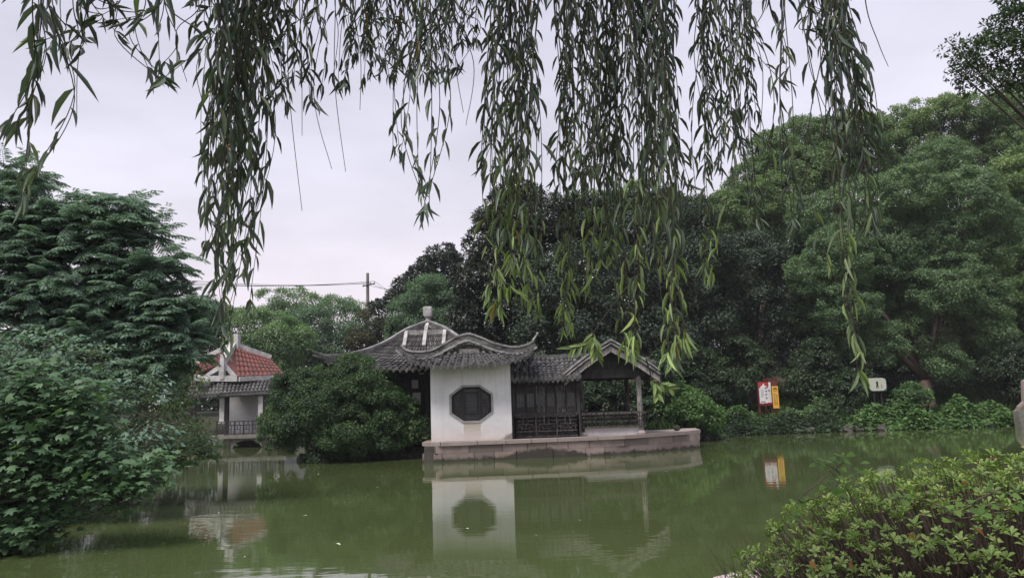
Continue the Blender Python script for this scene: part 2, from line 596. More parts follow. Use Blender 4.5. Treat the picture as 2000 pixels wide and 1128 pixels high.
# ------------------------------------------------------------------ Chinese tile roofs
def tile_roof(mb, S, nc, nr, r=0.075, jit=0.012, drip=True, u0=0.0, u1=1.0, tone=(0.0, 1.0)):
    """cover-tile rolls running down S(u, v) (v = 0 ridge, 1 eave) over a trough sheet, with round ends and drip tiles"""
    def V(u, v):
        return np.array(S(u, v), float)
    mb.rv = 0.15
    mb.sheet(lambda u, v: V(u0 + (u1 - u0) * u, v), nc, max(nr, 4))
    for c in range(nc):
        u = u0 + (u1 - u0) * (c + 0.5) / nc
        for k in range(nr):
            mb.rv = max(0.0, min(1.0, random.gauss(0.35, 0.28)))
            a, bq = V(u, k / nr), V(u, (k + 1.06) / nr)
            s = V(min(u + 0.01, 1), (k + .5) / nr) - V(max(u - 0.01, 0), (k + .5) / nr)
            ln = np.linalg.norm(s)
            if ln < 1e-6:
                continue
            s = s / ln
            d = bq - a
            dl = np.linalg.norm(d)
            if dl < 1e-6:
                continue
            d = d / dl
            nn = np.cross(s, d)
            nn = nn / (np.linalg.norm(nn) + 1e-9)
            if nn[2] < 0:
                nn = -nn
            a = a + s * random.uniform(-jit, jit) + nn * random.uniform(0, jit)
            bq = bq + s * random.uniform(-jit, jit) + nn * random.uniform(0, jit)
            wd = min(r, ln / 0.02 * (u1 - u0) / nc * 0.42) if (u1 - u0) > 0 else r
            vs = []
            for p, q, lift in ((a, 0.82, 0.0), (bq, 1.08, 0.02)):
                for j in range(6):
                    an = math.pi * j / 5
                    vs.append(p + s * math.cos(an) * wd * q + nn * (math.sin(an) * r * q + lift))
            mb.add(vs, [(j, j + 1, 7 + j, 6 + j) for j in range(5)] + [tuple(range(6, 12))])
        if drip:
            e, s = V(u, 1.0), V(min(u + .01, 1), 1.0) - V(max(u - .01, 0), 1.0)
            s = s / (np.linalg.norm(s) + 1e-9)
            o = V(u, 1) - V(u, 0.97)
            o = o / (np.linalg.norm(o) + 1e-9)
            e = e + o * 0.03
            mb.rv = random.uniform(0.2, 0.9)
            ring = [e + s * math.cos(2 * math.pi * j / 8) * r * 1.05 + np.array((0, 0, math.sin(2 * math.pi * j / 8) * r * 1.05 + 0.03)) for j in range(8)]
            mb.add(ring + [q + o * 0.02 for q in ring], [tuple(range(8)), tuple(range(8, 16))] + [(j, (j + 1) % 8, 8 + (j + 1) % 8, 8 + j) for j in range(8)])
            un = u0 + (u1 - u0) * (c + 1.0) / nc
            if c < nc - 1:
                g = V(un, 1.0) + o * 0.015
                hw = r * 1.25
                mb.rv = random.uniform(0.1, 0.8)
                tri = [g - s * hw, g + s * hw, g + s * hw * 0.7 + np.array((0, 0, -0.07)), g + np.array((0, 0, -0.15)), g - s * hw * 0.7 + np.array((0, 0, -0.07))]
                mb.add(tri + [q + o * 0.018 for q in tri], [(0, 1, 2, 3, 4), (5, 6, 7, 8, 9)] + [(j, (j + 1) % 5, 5 + (j + 1) % 5, 5 + j) for j in range(5)])
    mb.rv = 0.0


def interp(pts, n):
    """smooth resampling of 3-D points to n+1 points (Catmull-Rom)"""
    pts = [np.array(p, float) for p in pts]
    k = len(pts) - 1
    out = []
    for i in range(n + 1):
        t = i / n * k
        j = min(int(t), k - 1)
        f = t - j
        p0, p1, p2, p3 = pts[max(j - 1, 0)], pts[j], pts[j + 1], pts[min(j + 2, k)]
        out.append(0.5 * ((2 * p1) + (-p0 + p2) * f + (2 * p0 - 5 * p1 + 4 * p2 - p3) * f * f + (-p0 + 3 * p1 - 3 * p2 + p3) * f ** 3))
    return out


def ribbon(mb, pts, up, thick, h0, h1, jit=0.0):
    """a rail of rectangular section along pts: 'thick' wide across, from h0 to h1 along up"""
    pts = [np.array(p, float) for p in pts]
    k = len(pts)
    vs = []
    for i, p in enumerate(pts):
        d = pts[min(i + 1, k - 1)] - pts[max(i - 1, 0)]
        d = d / np.linalg.norm(d)
        s = np.cross(d, up)
        s = s / (np.linalg.norm(s) + 1e-9)
        u = np.cross(s, d)
        j = random.uniform(-jit, jit)
        for sx, hh in ((-1, h0), (1, h0), (1, h1), (-1, h1)):
            vs.append(p + s * sx * thick / 2 + u * (hh + j) * (1 if u[2] > 0 else -1))
    fs = [(i * 4 + j, i * 4 + (j + 1) % 4, (i + 1) * 4 + (j + 1) % 4, (i + 1) * 4 + j) for i in range(k - 1) for j in range(4)]
    mb.add(vs, fs + [(3, 2, 1, 0), tuple((k - 1) * 4 + j for j in range(4))])


# ------------------------------------------------------------------ stone terrace
T_TOP = 0.70
FRONT = [(-3.42, 28.45), (-0.2, 28.72), (2.4, 29.0), (3.9, 29.35), (5.2, 30.1), (6.4, 31.0), (7.45, 31.85)]


def terrace():
    root = thing("stone_terrace", (1.5, 30.5, 0), "low pink stone terrace of two block courses, jutting into the pond under the pavilion", "terrace")
    back = [(7.7, 34.2), (-3.42, 33.2)]
    poly = FRONT + back
    core = MB()
    nP = len(poly)
    ins = [(x * 0.994 + 1.5 * .006, y + (0.05 if i < len(FRONT) else -0.05)) for i, (x, y) in enumerate(poly)]
    vs = [(x, y, -0.8) for x, y in ins] + [(x, y, T_TOP - 0.13) for x, y in ins]
    core.add(vs, [tuple(range(nP))[::-1], tuple(range(nP, 2 * nP))] + [(i, (i + 1) % nP, nP + (i + 1) % nP, nP + i) for i in range(nP)])
    core.build("core", MT["mortar"], root)
    # block courses along front and the two ends
    path = [np.array((x, y, 0.0)) for x, y in [(-3.42, 33.2)] + FRONT + [(7.7, 34.2)]]
    seg = []
    for a, b in zip(path[:-1], path[1:]):
        seg.append((a, b, np.linalg.norm(b - a)))
    total = sum(s[2] for s in seg)

    def along(t):
        for a, b, ln in seg:
            if t <= ln:
                return a + (b - a) * (t / ln), (b - a) / ln
            t -= ln
        return seg[-1][1], (seg[-1][1] - seg[-1][0]) / seg[-1][2]
    for name, z0, z1, out, mt in (("lower_course", -0.3, 0.30, 0.05, "stone"), ("upper_course", 0.308, 0.562, 0.02, "stone"), ("cap_course", 0.57, T_TOP, 0.10, "stone_cap")):
        mb = MB()
        t = 0.0
        while t < total:
            ln = random.uniform(0.7, 1.5) if name != "cap_course" else random.uniform(0.9, 1.6)
            p0, d0 = along(t + 0.011)
            p1, d1 = along(min(t + ln, total) - 0.011)
            o0, o1 = np.array((d0[1], -d0[0], 0)), np.array((d1[1], -d1[0], 0))
            mb.rv = random.random()
            j = random.uniform(-0.006, 0.006)
            q = []
            dep = 0.5 if name == "cap_course" else 0.3
            for zz in (z0, z1):
                q += [p0 + o0 * (out + j), p1 + o1 * (out + j), p1 - o1 * dep, p0 - o0 * dep]
                for w_ in q[-4:]:
                    w_[2] = 0
                q[-4:] = [np.array((w_[0], w_[1], zz)) for w_ in q[-4:]]
            mb.add(q, [(3, 2, 1, 0), (4, 5, 6, 7), (0, 1, 5, 4), (1, 2, 6, 5), (2, 3, 7, 6), (3, 0, 4, 7)])
            t += ln
        mb.build(name, MT[mt], root)
    top = MB()
    ins2 = [(x * .97 + .045, y + (0.3 if i < len(FRONT) else -0.3)) for i, (x, y) in enumerate(poly)]
    top.add([(x, y, T_TOP - 0.012) for x, y in ins2], [tuple(range(nP))])
    top.build("paving", MT["stone_cap"], root)
    # loose lumps on the terrace end
    return root


terrace()


# ------------------------------------------------------------------ white-walled pavilion hall
def stained_plaster():
    m = mat("stained_white_plaster", (0.73, 0.715, 0.72), (0.82, 0.805, 0.81), rough=0.95, scale=1.1, bump=0.15, bscale=9)
    n, l = m.node_tree.nodes, m.node_tree.links
    b = n["Principled BSDF"]
    src = b.inputs["Base Color"].links[0].from_socket
    t = n.new("ShaderNodeTexCoord")
    sp = n.new("ShaderNodeSeparateXYZ")
    l.new(t.outputs["Object"], sp.inputs[0])
    no = n.new("ShaderNodeTexNoise")
    no.inputs["Scale"].default_value = 3.0
    no.inputs["Detail"].default_value = 7
    l.new(t.outputs["Object"], no.inputs[0])

    def mr(sock, a, b_, c, d):
        k = n.new("ShaderNodeMapRange")
        for i, v in enumerate((a, b_, c, d)):
            k.inputs[i + 1].default_value = v
        l.new(sock, k.inputs[0])
        return k.outputs[0]

    def mth(op, a, b_):
        k = n.new("ShaderNodeMath")
        k.operation = op
        for i, v in enumerate((a, b_)):
            if isinstance(v, (int, float)):
                k.inputs[i].default_value = v
            else:
                l.new(v, k.inputs[i])
        return k.outputs[0]

    def over(prev, fac, colr):
        k = n.new("ShaderNodeMixRGB")
        k.inputs[2].default_value = (*colr, 1)
        l.new(fac, k.inputs[0])
        l.new(prev, k.inputs[1])
        return k.outputs[0]
    nz = mth("ADD", sp.outputs[2], mth("MULTIPLY", mth("SUBTRACT", no.outputs[0], 0.5), 0.5))
    nx = mth("ADD", sp.outputs[0], mth("MULTIPLY", mth("SUBTRACT", no.outputs[0], 0.5), 0.12))
    # tan patch below the window (local x ~ 0.06 from the wall centre)
    px = mth("MULTIPLY", mr(nx, -0.30, -0.26, 0, 1), mr(nx, 0.32, 0.36, 1, 0))
    pz = mth("MULTIPLY", mr(sp.outputs[2], 0.86, 0.90, 1, 0), mr(nz, 0.0, 0.5, 0.12, 1))
    cl = over(src, mth("MULTIPLY", mth("MULTIPLY", px, pz), 0.8), (0.45, 0.39, 0.30))
    # thin run lines
    # rising damp
    cl = over(cl, mth("MULTIPLY", mr(nz, 0.0, 0.75, 0.75, 0), 0.9), (0.48, 0.41, 0.35))
    # dark weathered corner
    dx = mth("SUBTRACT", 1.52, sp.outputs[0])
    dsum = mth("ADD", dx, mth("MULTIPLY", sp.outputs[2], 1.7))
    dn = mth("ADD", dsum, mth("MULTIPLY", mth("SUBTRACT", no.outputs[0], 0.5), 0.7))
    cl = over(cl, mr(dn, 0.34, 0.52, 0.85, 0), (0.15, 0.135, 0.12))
    # faint grey-green algae spots
    n2 = n.new("ShaderNodeTexNoise")
    n2.inputs["Scale"].default_value = 0.8
    n2.inputs["Detail"].default_value = 8
    l.new(t.outputs["Object"], n2.inputs[0])
    cl = over(cl, mr(n2.outputs[0], 0.5, 0.72, 0, 0.5), (0.47, 0.47, 0.44))
    # rain streaks running down from the eave
    mps = n.new("ShaderNodeMapping")
    mps.inputs["Scale"].default_value = (5.5, 1, .22)
    l.new(t.outputs["Object"], mps.inputs[0])
    n3 = n.new("ShaderNodeTexNoise")
    n3.inputs["Scale"].default_value = 1.6
    n3.inputs["Detail"].default_value = 6
    l.new(mps.outputs[0], n3.inputs[0])
    cl = over(cl, mth("MULTIPLY", mr(n3.outputs[0], .52, .75, 0, .8), mr(sp.outputs[2], 1.0, 2.8, .12, .7)), (0.36, 0.37, 0.33))
    l.new(cl, b.inputs["Base Color"])
    return m


MT["hall_wall"] = stained_plaster()
WY = 29.2


def hall():
    wx0, wx1 = P(840, 716, WY)[0], P(996, 711, WY)[0]
    cx = (wx0 + wx1) / 2
    root = thing("garden_hall", (cx, WY, T_TOP), "white walled garden hall with octagonal window and upswept grey tile roofs", "pavilion")
    z_top = P(900, 708, WY)[2]
    # front wall with an octagonal opening
    oc = [(904, 756), (935, 756), (959, 772), (959, 805), (935, 820.5), (904, 820.5), (882.5, 805), (882.5, 772)]
    # read in the leaning frame of the photograph: take centre and size, build it upright
    c = P(920.5, 788, WY)
    k = WY / FPX * 1.006
    W2, H2, a2, b2 = 38.2 * k, 32.2 * k, 15.6 * k, 16.4 * k

    def octo(g=0.0):
        sx, sz = (W2 + g) / W2, (H2 + g) / H2
        return [(c[0] + x * sx, c[2] + z * sz) for x, z in ((-a2, H2), (a2, H2), (W2, b2), (W2, -b2), (a2, -H2), (-a2, -H2), (-W2, -b2), (-W2, b2))]
    mb = MB()
    o = octo()
    rect = [(wx0, z_top), (wx1, z_top), (wx1, T_TOP), (wx0, T_TOP)]
    pv = [(x, WY, z) for x, z in o] + [(x, WY, z) for x, z in rect]
    mb.add(pv, [(8, 9, 1, 0), (9, 2, 1), (9, 10, 3, 2), (10, 4, 3), (10, 11, 5, 4), (11, 6, 5), (11, 8, 7, 6), (8, 0, 7)])
    rv = [(x, WY, z) for x, z in o] + [(x, WY + 0.26, z) for x, z in o]
    mb.add(rv, [(i, (i + 1) % 8, 8 + (i + 1) % 8, 8 + i) for i in range(8)])
    mb.box(wx0, wx0 + 0.26, WY + 0.001, 31.7, T_TOP, z_top)
    mb.box(wx1 - 0.26, wx1, WY + 0.001, 31.7, T_TOP, z_top)
    mb.build("wall", MT["hall_wall"], root)
    # window surround and lattice
    fr = MB()
    g1, g0 = octo(0.075), octo(0.0)
    fv = [(x, WY - 0.03, z) for x, z in g1] + [(x, WY - 0.03, z) for x, z in g0] + [(x, WY, z) for x, z in g1] + [(x, WY + 0.02, z) for x, z in g0]
    fr.add(fv, [(i, (i + 1) % 8, 8 + (i + 1) % 8, 8 + i) for i in range(8)] + [(i, (i + 1) % 8, 16 + (i + 1) % 8, 16 + i) for i in range(8)] + [(8 + i, 8 + (i + 1) % 8, 24 + (i + 1) % 8, 24 + i) for i in range(8)])
    win = fr.build("window", mat("grey_window_frame", (0.27, 0.265, 0.265), (0.40, 0.39, 0.385), rough=0.9, scale=4), root)
    s = MB()
    yb = WY + 0.14
    for i in range(8):
        a, b_ = octo(-0.03)[i], octo(-0.03)[(i + 1) % 8]
        s.bar((a[0], yb, a[1]), (b_[0], yb, b_[1]), 0.09, 0.06, (0, 1, 0))
    for x in (c[0] - a2 * 1.02, c[0] + a2 * 1.02):
        s.box(x - 0.045, x + 0.045, yb - 0.05, yb + 0.03, c[2] - H2, c[2] + H2)
    s.box(c[0] - a2 + .045, c[0] + a2 - .045, yb - 0.04, yb + 0.02, c[2] + H2 * 0.62, c[2] + H2 * 0.72)
    s.box(c[0] - a2 + .045, c[0] + a2 - .045, yb - 0.04, yb + 0.02, c[2] - H2 * 0.62, c[2] - H2 * 0.54)
    for x in (c[0] - a2 * .8, c[0] + a2 * .8):
        s.box(x - 0.025, x + 0.025, yb - 0.03, yb + 0.025, c[2] - H2 * .54, c[2] + H2 * 0.62)
    s.build("sash", MT["dark_wood"], win)
    lt = MB()
    for side in (-1, 1):
        x0, x1 = sorted((c[0] + side * a2 * 1.12, c[0] + side * W2 * .97))
        for i in range(9):
            z = c[2] + (i - 4) * 0.115
            lim = W2 - max(0, abs(z - c[2]) - b2) * (W2 - a2) / (H2 - b2) - 0.03
            xa, xb = (max(x0, c[0] - lim), x1) if side < 0 else (x0, min(x1, c[0] + lim))
            if xb - xa > 0.05:
                lt.box(xa, xb, yb, yb + 0.02, z - 0.009, z + 0.009)
        for i in range(1, 5):
            x = x0 + (x1 - x0) * i / 5
            hh = H2 - max(0, abs(x - c[0]) - a2) * (H2 - b2) / (W2 - a2) - 0.03
            lt.box(x - 0.008, x + 0.008, yb + .002, yb + 0.022, c[2] - hh, c[2] + hh)
    for i in range(6):
        z = c[2] + H2 * (0.5 - i * 0.18)
        lt.box(c[0] - a2 * .75, c[0] + a2 * .75, yb + 0.002, yb + 0.018, z - 0.007, z + 0.007)
    lt.build("lattice", MT["worn_wood"], win)
    gl = MB()
    q = octo(-0.02)
    gl.add([(x, yb + 0.05, z) for x, z in q], [tuple(range(8))])
    gl.build("glass", MT["old_glass"], win)

    # front hip-and-gable roof: curved barge, gable field, pent roof with drip tiles
    YB = WY - 0.35
    top = [P(x, y, YB) for x, y in [(784, 672), (796, 681.5), (817, 685), (841, 682), (871, 667), (895, 654.5), (916, 650), (937, 656), (962, 666.5), (986, 673), (1007, 675.5), (1028, 671), (1041, 664)]]
    top = interp(top, 72)
    bar_cap, bar_mid, bar_low = MB(), MB(), MB()
    ribbon(bar_cap, top, (0, 0, 1), 0.26, -0.07, 0.0, 0.006)
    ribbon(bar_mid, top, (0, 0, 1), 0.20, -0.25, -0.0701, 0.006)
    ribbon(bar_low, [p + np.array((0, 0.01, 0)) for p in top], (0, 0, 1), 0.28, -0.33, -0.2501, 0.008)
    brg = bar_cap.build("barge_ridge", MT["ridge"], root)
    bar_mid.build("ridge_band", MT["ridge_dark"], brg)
    bar_low.build("ridge_moulding", MT["ridge"], brg)
    tip = MB()
    tp = [top[-1], P(1046, 657, YB), P(1048.5, 652, YB)]
    tip.tube(tp, [0.05, 0.03, 0.02], 6)
    q = P(1049.5, 650.5, YB)
    tip.tube([q + np.array((0, 0, z)) for z in (-0.04, -0.02, 0.02, 0.045)], [0.012, 0.05, 0.05, 0.012], 8)
    tip.build("ridge_tip", MT["ridge_pale"], brg)
    eave = [P(x, y, YB - 0.55) for x, y in [(788, 690), (797, 701), (815, 709.5), (841, 713.5), (871, 714), (901, 713), (937, 711), (970, 708.5), (1000, 703.5), (1020, 697.5), (1034, 690), (1042, 680)]]
    eave = interp(eave, 72)
    zl = P(900, 687, YB)[2]

    def pent(u, v):
        t_ = u * 72
        i = min(int(t_), 71)
        f = t_ - i
        a = top[i] * (1 - f) + top[i + 1] * f
        e_ = eave[i] * (1 - f) + eave[i + 1] * f
        z = min(a[2] - 0.30, zl)
        a = np.array((a[0], YB + 0.02, z))
        sag = -0.05 * math.sin(math.pi * v)
        return a * (1 - v) + e_ * v + np.array((0, 0, sag))
    pr = MB()
    tile_roof(pr, pent, 24, 5, r=0.072)
    pent_o = pr.build("pent_roof", MT["tile"], root)
    sf = MB()
    sf.sheet(lambda u, v: pent(u, 1) * (1 - v) + np.array((min(max(pent(u, 1)[0], wx0 + .02), wx1 - .02), WY - 0.004, z_top + 0.05)) * v + np.array((0, 0, -0.05)), 36, 2)
    sf.build("eave_board", MT["dark_wood"], root)
    # gable field behind the barge
    gf = MB()
    n_ = len(top)
    vs = [(p[0], YB + 0.06, p[2] - 0.2) for p in top] + [(p[0], YB + 0.06, min(zl, p[2] - 0.3)) for p in top]
    gf.add(vs, [(n_ + i, n_ + i + 1, i + 1, i) for i in range(n_ - 1)])
    gb = gf.build("gable", MT["ridge_dark"], root)
    pq = MB()
    a0, a1 = P(897, 688, YB), P(936, 680, YB)
    pq.box(a0[0], a1[0], YB - 0.0, YB + 0.055, a0[2], a1[2])
    pq.build("plaque", mat("buff_plaque", (0.26, 0.23, 0.21), (0.36, 0.33, 0.30), rough=0.9, scale=4), gb)
    tr = MB()
    arc = interp([P(x, y, YB) for x, y in [(876, 685), (890, 677), (905, 670.5), (916, 669), (930, 671.5), (945, 678), (957, 684)]], 12)
    for p in arc:
        tr.rv = random.random()
        tr.tube([p + np.array((0, -0.10, 0)), p + np.array((0, 0.05, 0))], 0.075, 8)
    tr.build("tile_trim", MT["tile_light"], gb)
    # saddle of the bay running back to the main roof
    sd = MB()

    def saddle(u, v):
        t_ = u * 72
        i = min(int(t_), 71)
        f = t_ - i
        a = top[i] * (1 - f) + top[i + 1] * f
        return a + np.array((0, 0.1 + 3.0 * v, -0.25))
    sd.sheet(saddle, 48, 6)
    sd.build("saddle_roof", MT["tile"], root)

    # main four-cornered roof with concave slopes
    CX, CY, HW = P(836, 640, 34)[0], 34.0, 3.75
    ap = P(836, 634, 34)[2]
    hip = [(0.0, ap - .04), (0.11, ap - 0.24), (0.23, ap - 0.47), (0.42, ap - 1.0), (0.61, ap - 1.38), (0.82, ap - 1.62), (0.94, ap - 1.67), (1.0, ap - 1.67)]
    hx = np.array([h[0] for h in hip])
    hz = np.array([h[1] for h in hip])

    def face(rot):
        cs, sn_ = (1, 0, -1, 0)[rot], (0, 1, 0, -1)[rot]

        def S(u, v):
            w_ = v
            z_hip = float(np.interp(v, hx, hz))
            dip = 0.42 * v * v * math.sin(math.pi * u) ** 0.7 if 0 < u < 1 else 0
            lx, ly = (2 * u - 1) * HW * w_, -HW * w_ * (1 - 0.10 * math.sin(math.pi * u) * v)
            x, y = lx * cs - ly * sn_, lx * sn_ + ly * cs
            return (CX + x, CY + y, z_hip - dip)
        return S
    mr_ = MB()
    for r_ in range(4):
        tile_roof(mr_, face(r_), 30, 14, r=0.07)
    main = mr_.build("main_roof", MT["tile_light"], root)
    # underside
    un = MB()
    for r_ in range(4):
        f_ = face(r_)
        un.sheet(lambda u, v, f_=f_: np.array(f_(u, 0.55 + 0.44 * v)) + np.array((0, 0, -0.16)), 20, 3)
    un.build("soffit", MT["dark_wood"], root)
    # hip ridges, swept up at the corners
    for sx, sy in ((-1, -1), (1, -1), (1, 1), (-1, 1)):
        pts = [np.array((CX + sx * HW * a, CY + sy * HW * a, z + 0.06)) for a, z in hip]
        if not (sx > 0 and sy < 0):
            pts += [np.array((CX + sx * HW * 1.035, CY + sy * HW * 1.035, hip[-1][1] + 0.13)), np.array((CX + sx * HW * 1.085, CY + sy * HW * 1.085, hip[-1][1] + 0.24))]
        pts = interp(pts, 40)
        h = MB()
        for i, (wd, z0, z1) in enumerate(((0.22, -0.05, 0.10), (0.14, 0.1001, 0.15), (0.20, 0.1501, 0.20))):
            h.m = 0 if i < 1 else 1
            vs = []
            kk = len(pts)
            for j, p in enumerate(pts):
                taper = 1.0 if j < 34 else max(0.18, 1 - (j - 34) * 0.14)
                s_ = np.array((sy, -sx, 0)) / math.sqrt(2) * wd / 2 * taper
                vs += [p - s_ + (0, 0, z0), p + s_ + (0, 0, z0), p + s_ + (0, 0, z0 + (z1 - z0) * taper), p - s_ + (0, 0, z0 + (z1 - z0) * taper)]
            h.add(vs, [(a * 4 + q, a * 4 + (q + 1) % 4, a * 4 + 4 + (q + 1) % 4, a * 4 + 4 + q) for a in range(kk - 1) for q in range(4)] + [(3, 2, 1, 0), tuple((kk - 1) * 4 + q for q in range(4))])
        h.build("hip_ridge", [MT["ridge_dark"], MT["ridge"]], root)
    # ring of pale ridges round the crown, with short ridges dropping from it
    rg = MB()
    f0 = face(0)
    ring_v = 0.235
    for r_ in range(4):
        f_ = face(r_)
        pts = [np.array(f_(u, ring_v)) for u in np.linspace(0.02, 0.98, 7)]
        for a, b_ in zip(pts[:-1], pts[1:]):
            rg.bar(a + (0, -.03, 0.09), b_ + (0, -.03, 0.09), 0.16, 0.2)
    rg.build("crown_ring", MT["ridge"], root)
    for u in (0.03, 0.5, 0.97):
        st = MB()
        pts = [np.array(f0(u if v <= .235 else 0.5 + (u - 0.5) * 0.235 / v * 1.0, v)) + (0, -0.05, 0.09) for v in np.linspace(0.04 if u == 0.5 else 0.235, 0.47, 8)]
        for a, b_ in zip(pts[:-1], pts[1:]):
            st.bar(a, b_, 0.14, 0.2)
        st.build("drop_ridge", MT["ridge_pale"], root)
    # finial
    fi = MB()
    z0 = ap - 0.22
    prof = [(0.62, 0.0), (0.50, 0.12), (0.36, 0.22), (0.25, 0.30), (0.20, 0.40), (0.17, 0.50), (0.19, 0.52), (0.15, 0.55)]
    fi.tube([(CX, CY, z0 + z) for r_, z in prof], [r_ * 0.7 for r_, z in prof], 8)
    fo = fi.build("finial", MT["ridge"], root)
    fb = MB()
    zb0, zb1 = z0 + 0.55, P(836, 599, 34)[2]
    ring = [(0.13, zb0), (0.175, zb0 + 0.06), (0.19, zb0 + 0.2), (0.20, zb1 - 0.1), (0.19, zb1 - 0.02), (0.16, zb1)]
    vs = []
    for w_, z in ring:
        for sx, sy in ((-1, -.75), (-.75, -1), (.75, -1), (1, -.75), (1, .75), (.75, 1), (-.75, 1), (-1, .75)):
            vs.append((CX + sx * w_, CY + sy * w_, z))
    fb.add(vs, [(i * 8 + j, i * 8 + (j + 1) % 8, i * 8 + 8 + (j + 1) % 8, i * 8 + 8 + j) for i in range(5) for j in range(8)] + [tuple(range(8))[::-1], tuple(40 + j for j in range(8))])
    fb.build("finial_block", MT["ridge_pale"], fo)
    # hall body behind the bay: dark timber front with plaster panels
    bw = MB()
    zt = ap - 1.95
    bw.box(CX - 2.9, CX + 2.9, 32.1, 36.8, T_TOP - 0.1, zt)
    bw.build("timber_body", MT["dark_wood"], root)
    for x in (CX - 2.9, P(806, 760, 31.9)[0] - 1.3, P(834, 760, 31.9)[0]):
        cl = MB()
        cl.tube([(x, 31.9, T_TOP), (x, 31.9, zt)], 0.11, 10)
        cl.build("column", MT["dark_wood"], root)
    for (xa, ya, xb, yb_) in ((818, 722, 832, 731), (806, 766, 821, 802), (804, 741, 816, 758)):
        pn = MB()
        a, b_ = P(xa, yb_, 32.0), P(xb, ya, 32.0)
        pn.box(a[0], b_[0], 32.02, 32.097, a[2], b_[2])
        pn.build("plaster_panel", MT["plaster"], root)
    lt = MB()
    a, b_ = P(806, 735, 32.0), P(832, 765, 32.0)
    for i in range(7):
        x = a[0] + (b_[0] - a[0]) * i / 6
        lt.box(x - .012, x + .012, 32.03, 32.07, b_[2], a[2])
        z = b_[2] + (a[2] - b_[2]) * i / 6
        lt.box(a[0], b_[0], 32.04, 32.08, z - .012, z + .012)
    lt.build("fret", MT["worn_wood"], root)
    bm_ = MB()
    a, b_ = P(800, 717, 31.8), P(838, 709, 31.8)
    bm_.box(CX - 3.1, wx0, 31.8, 32.0, a[2], b_[2])
    bm_.build("beam", MT["dark_wood"], root)


hall()


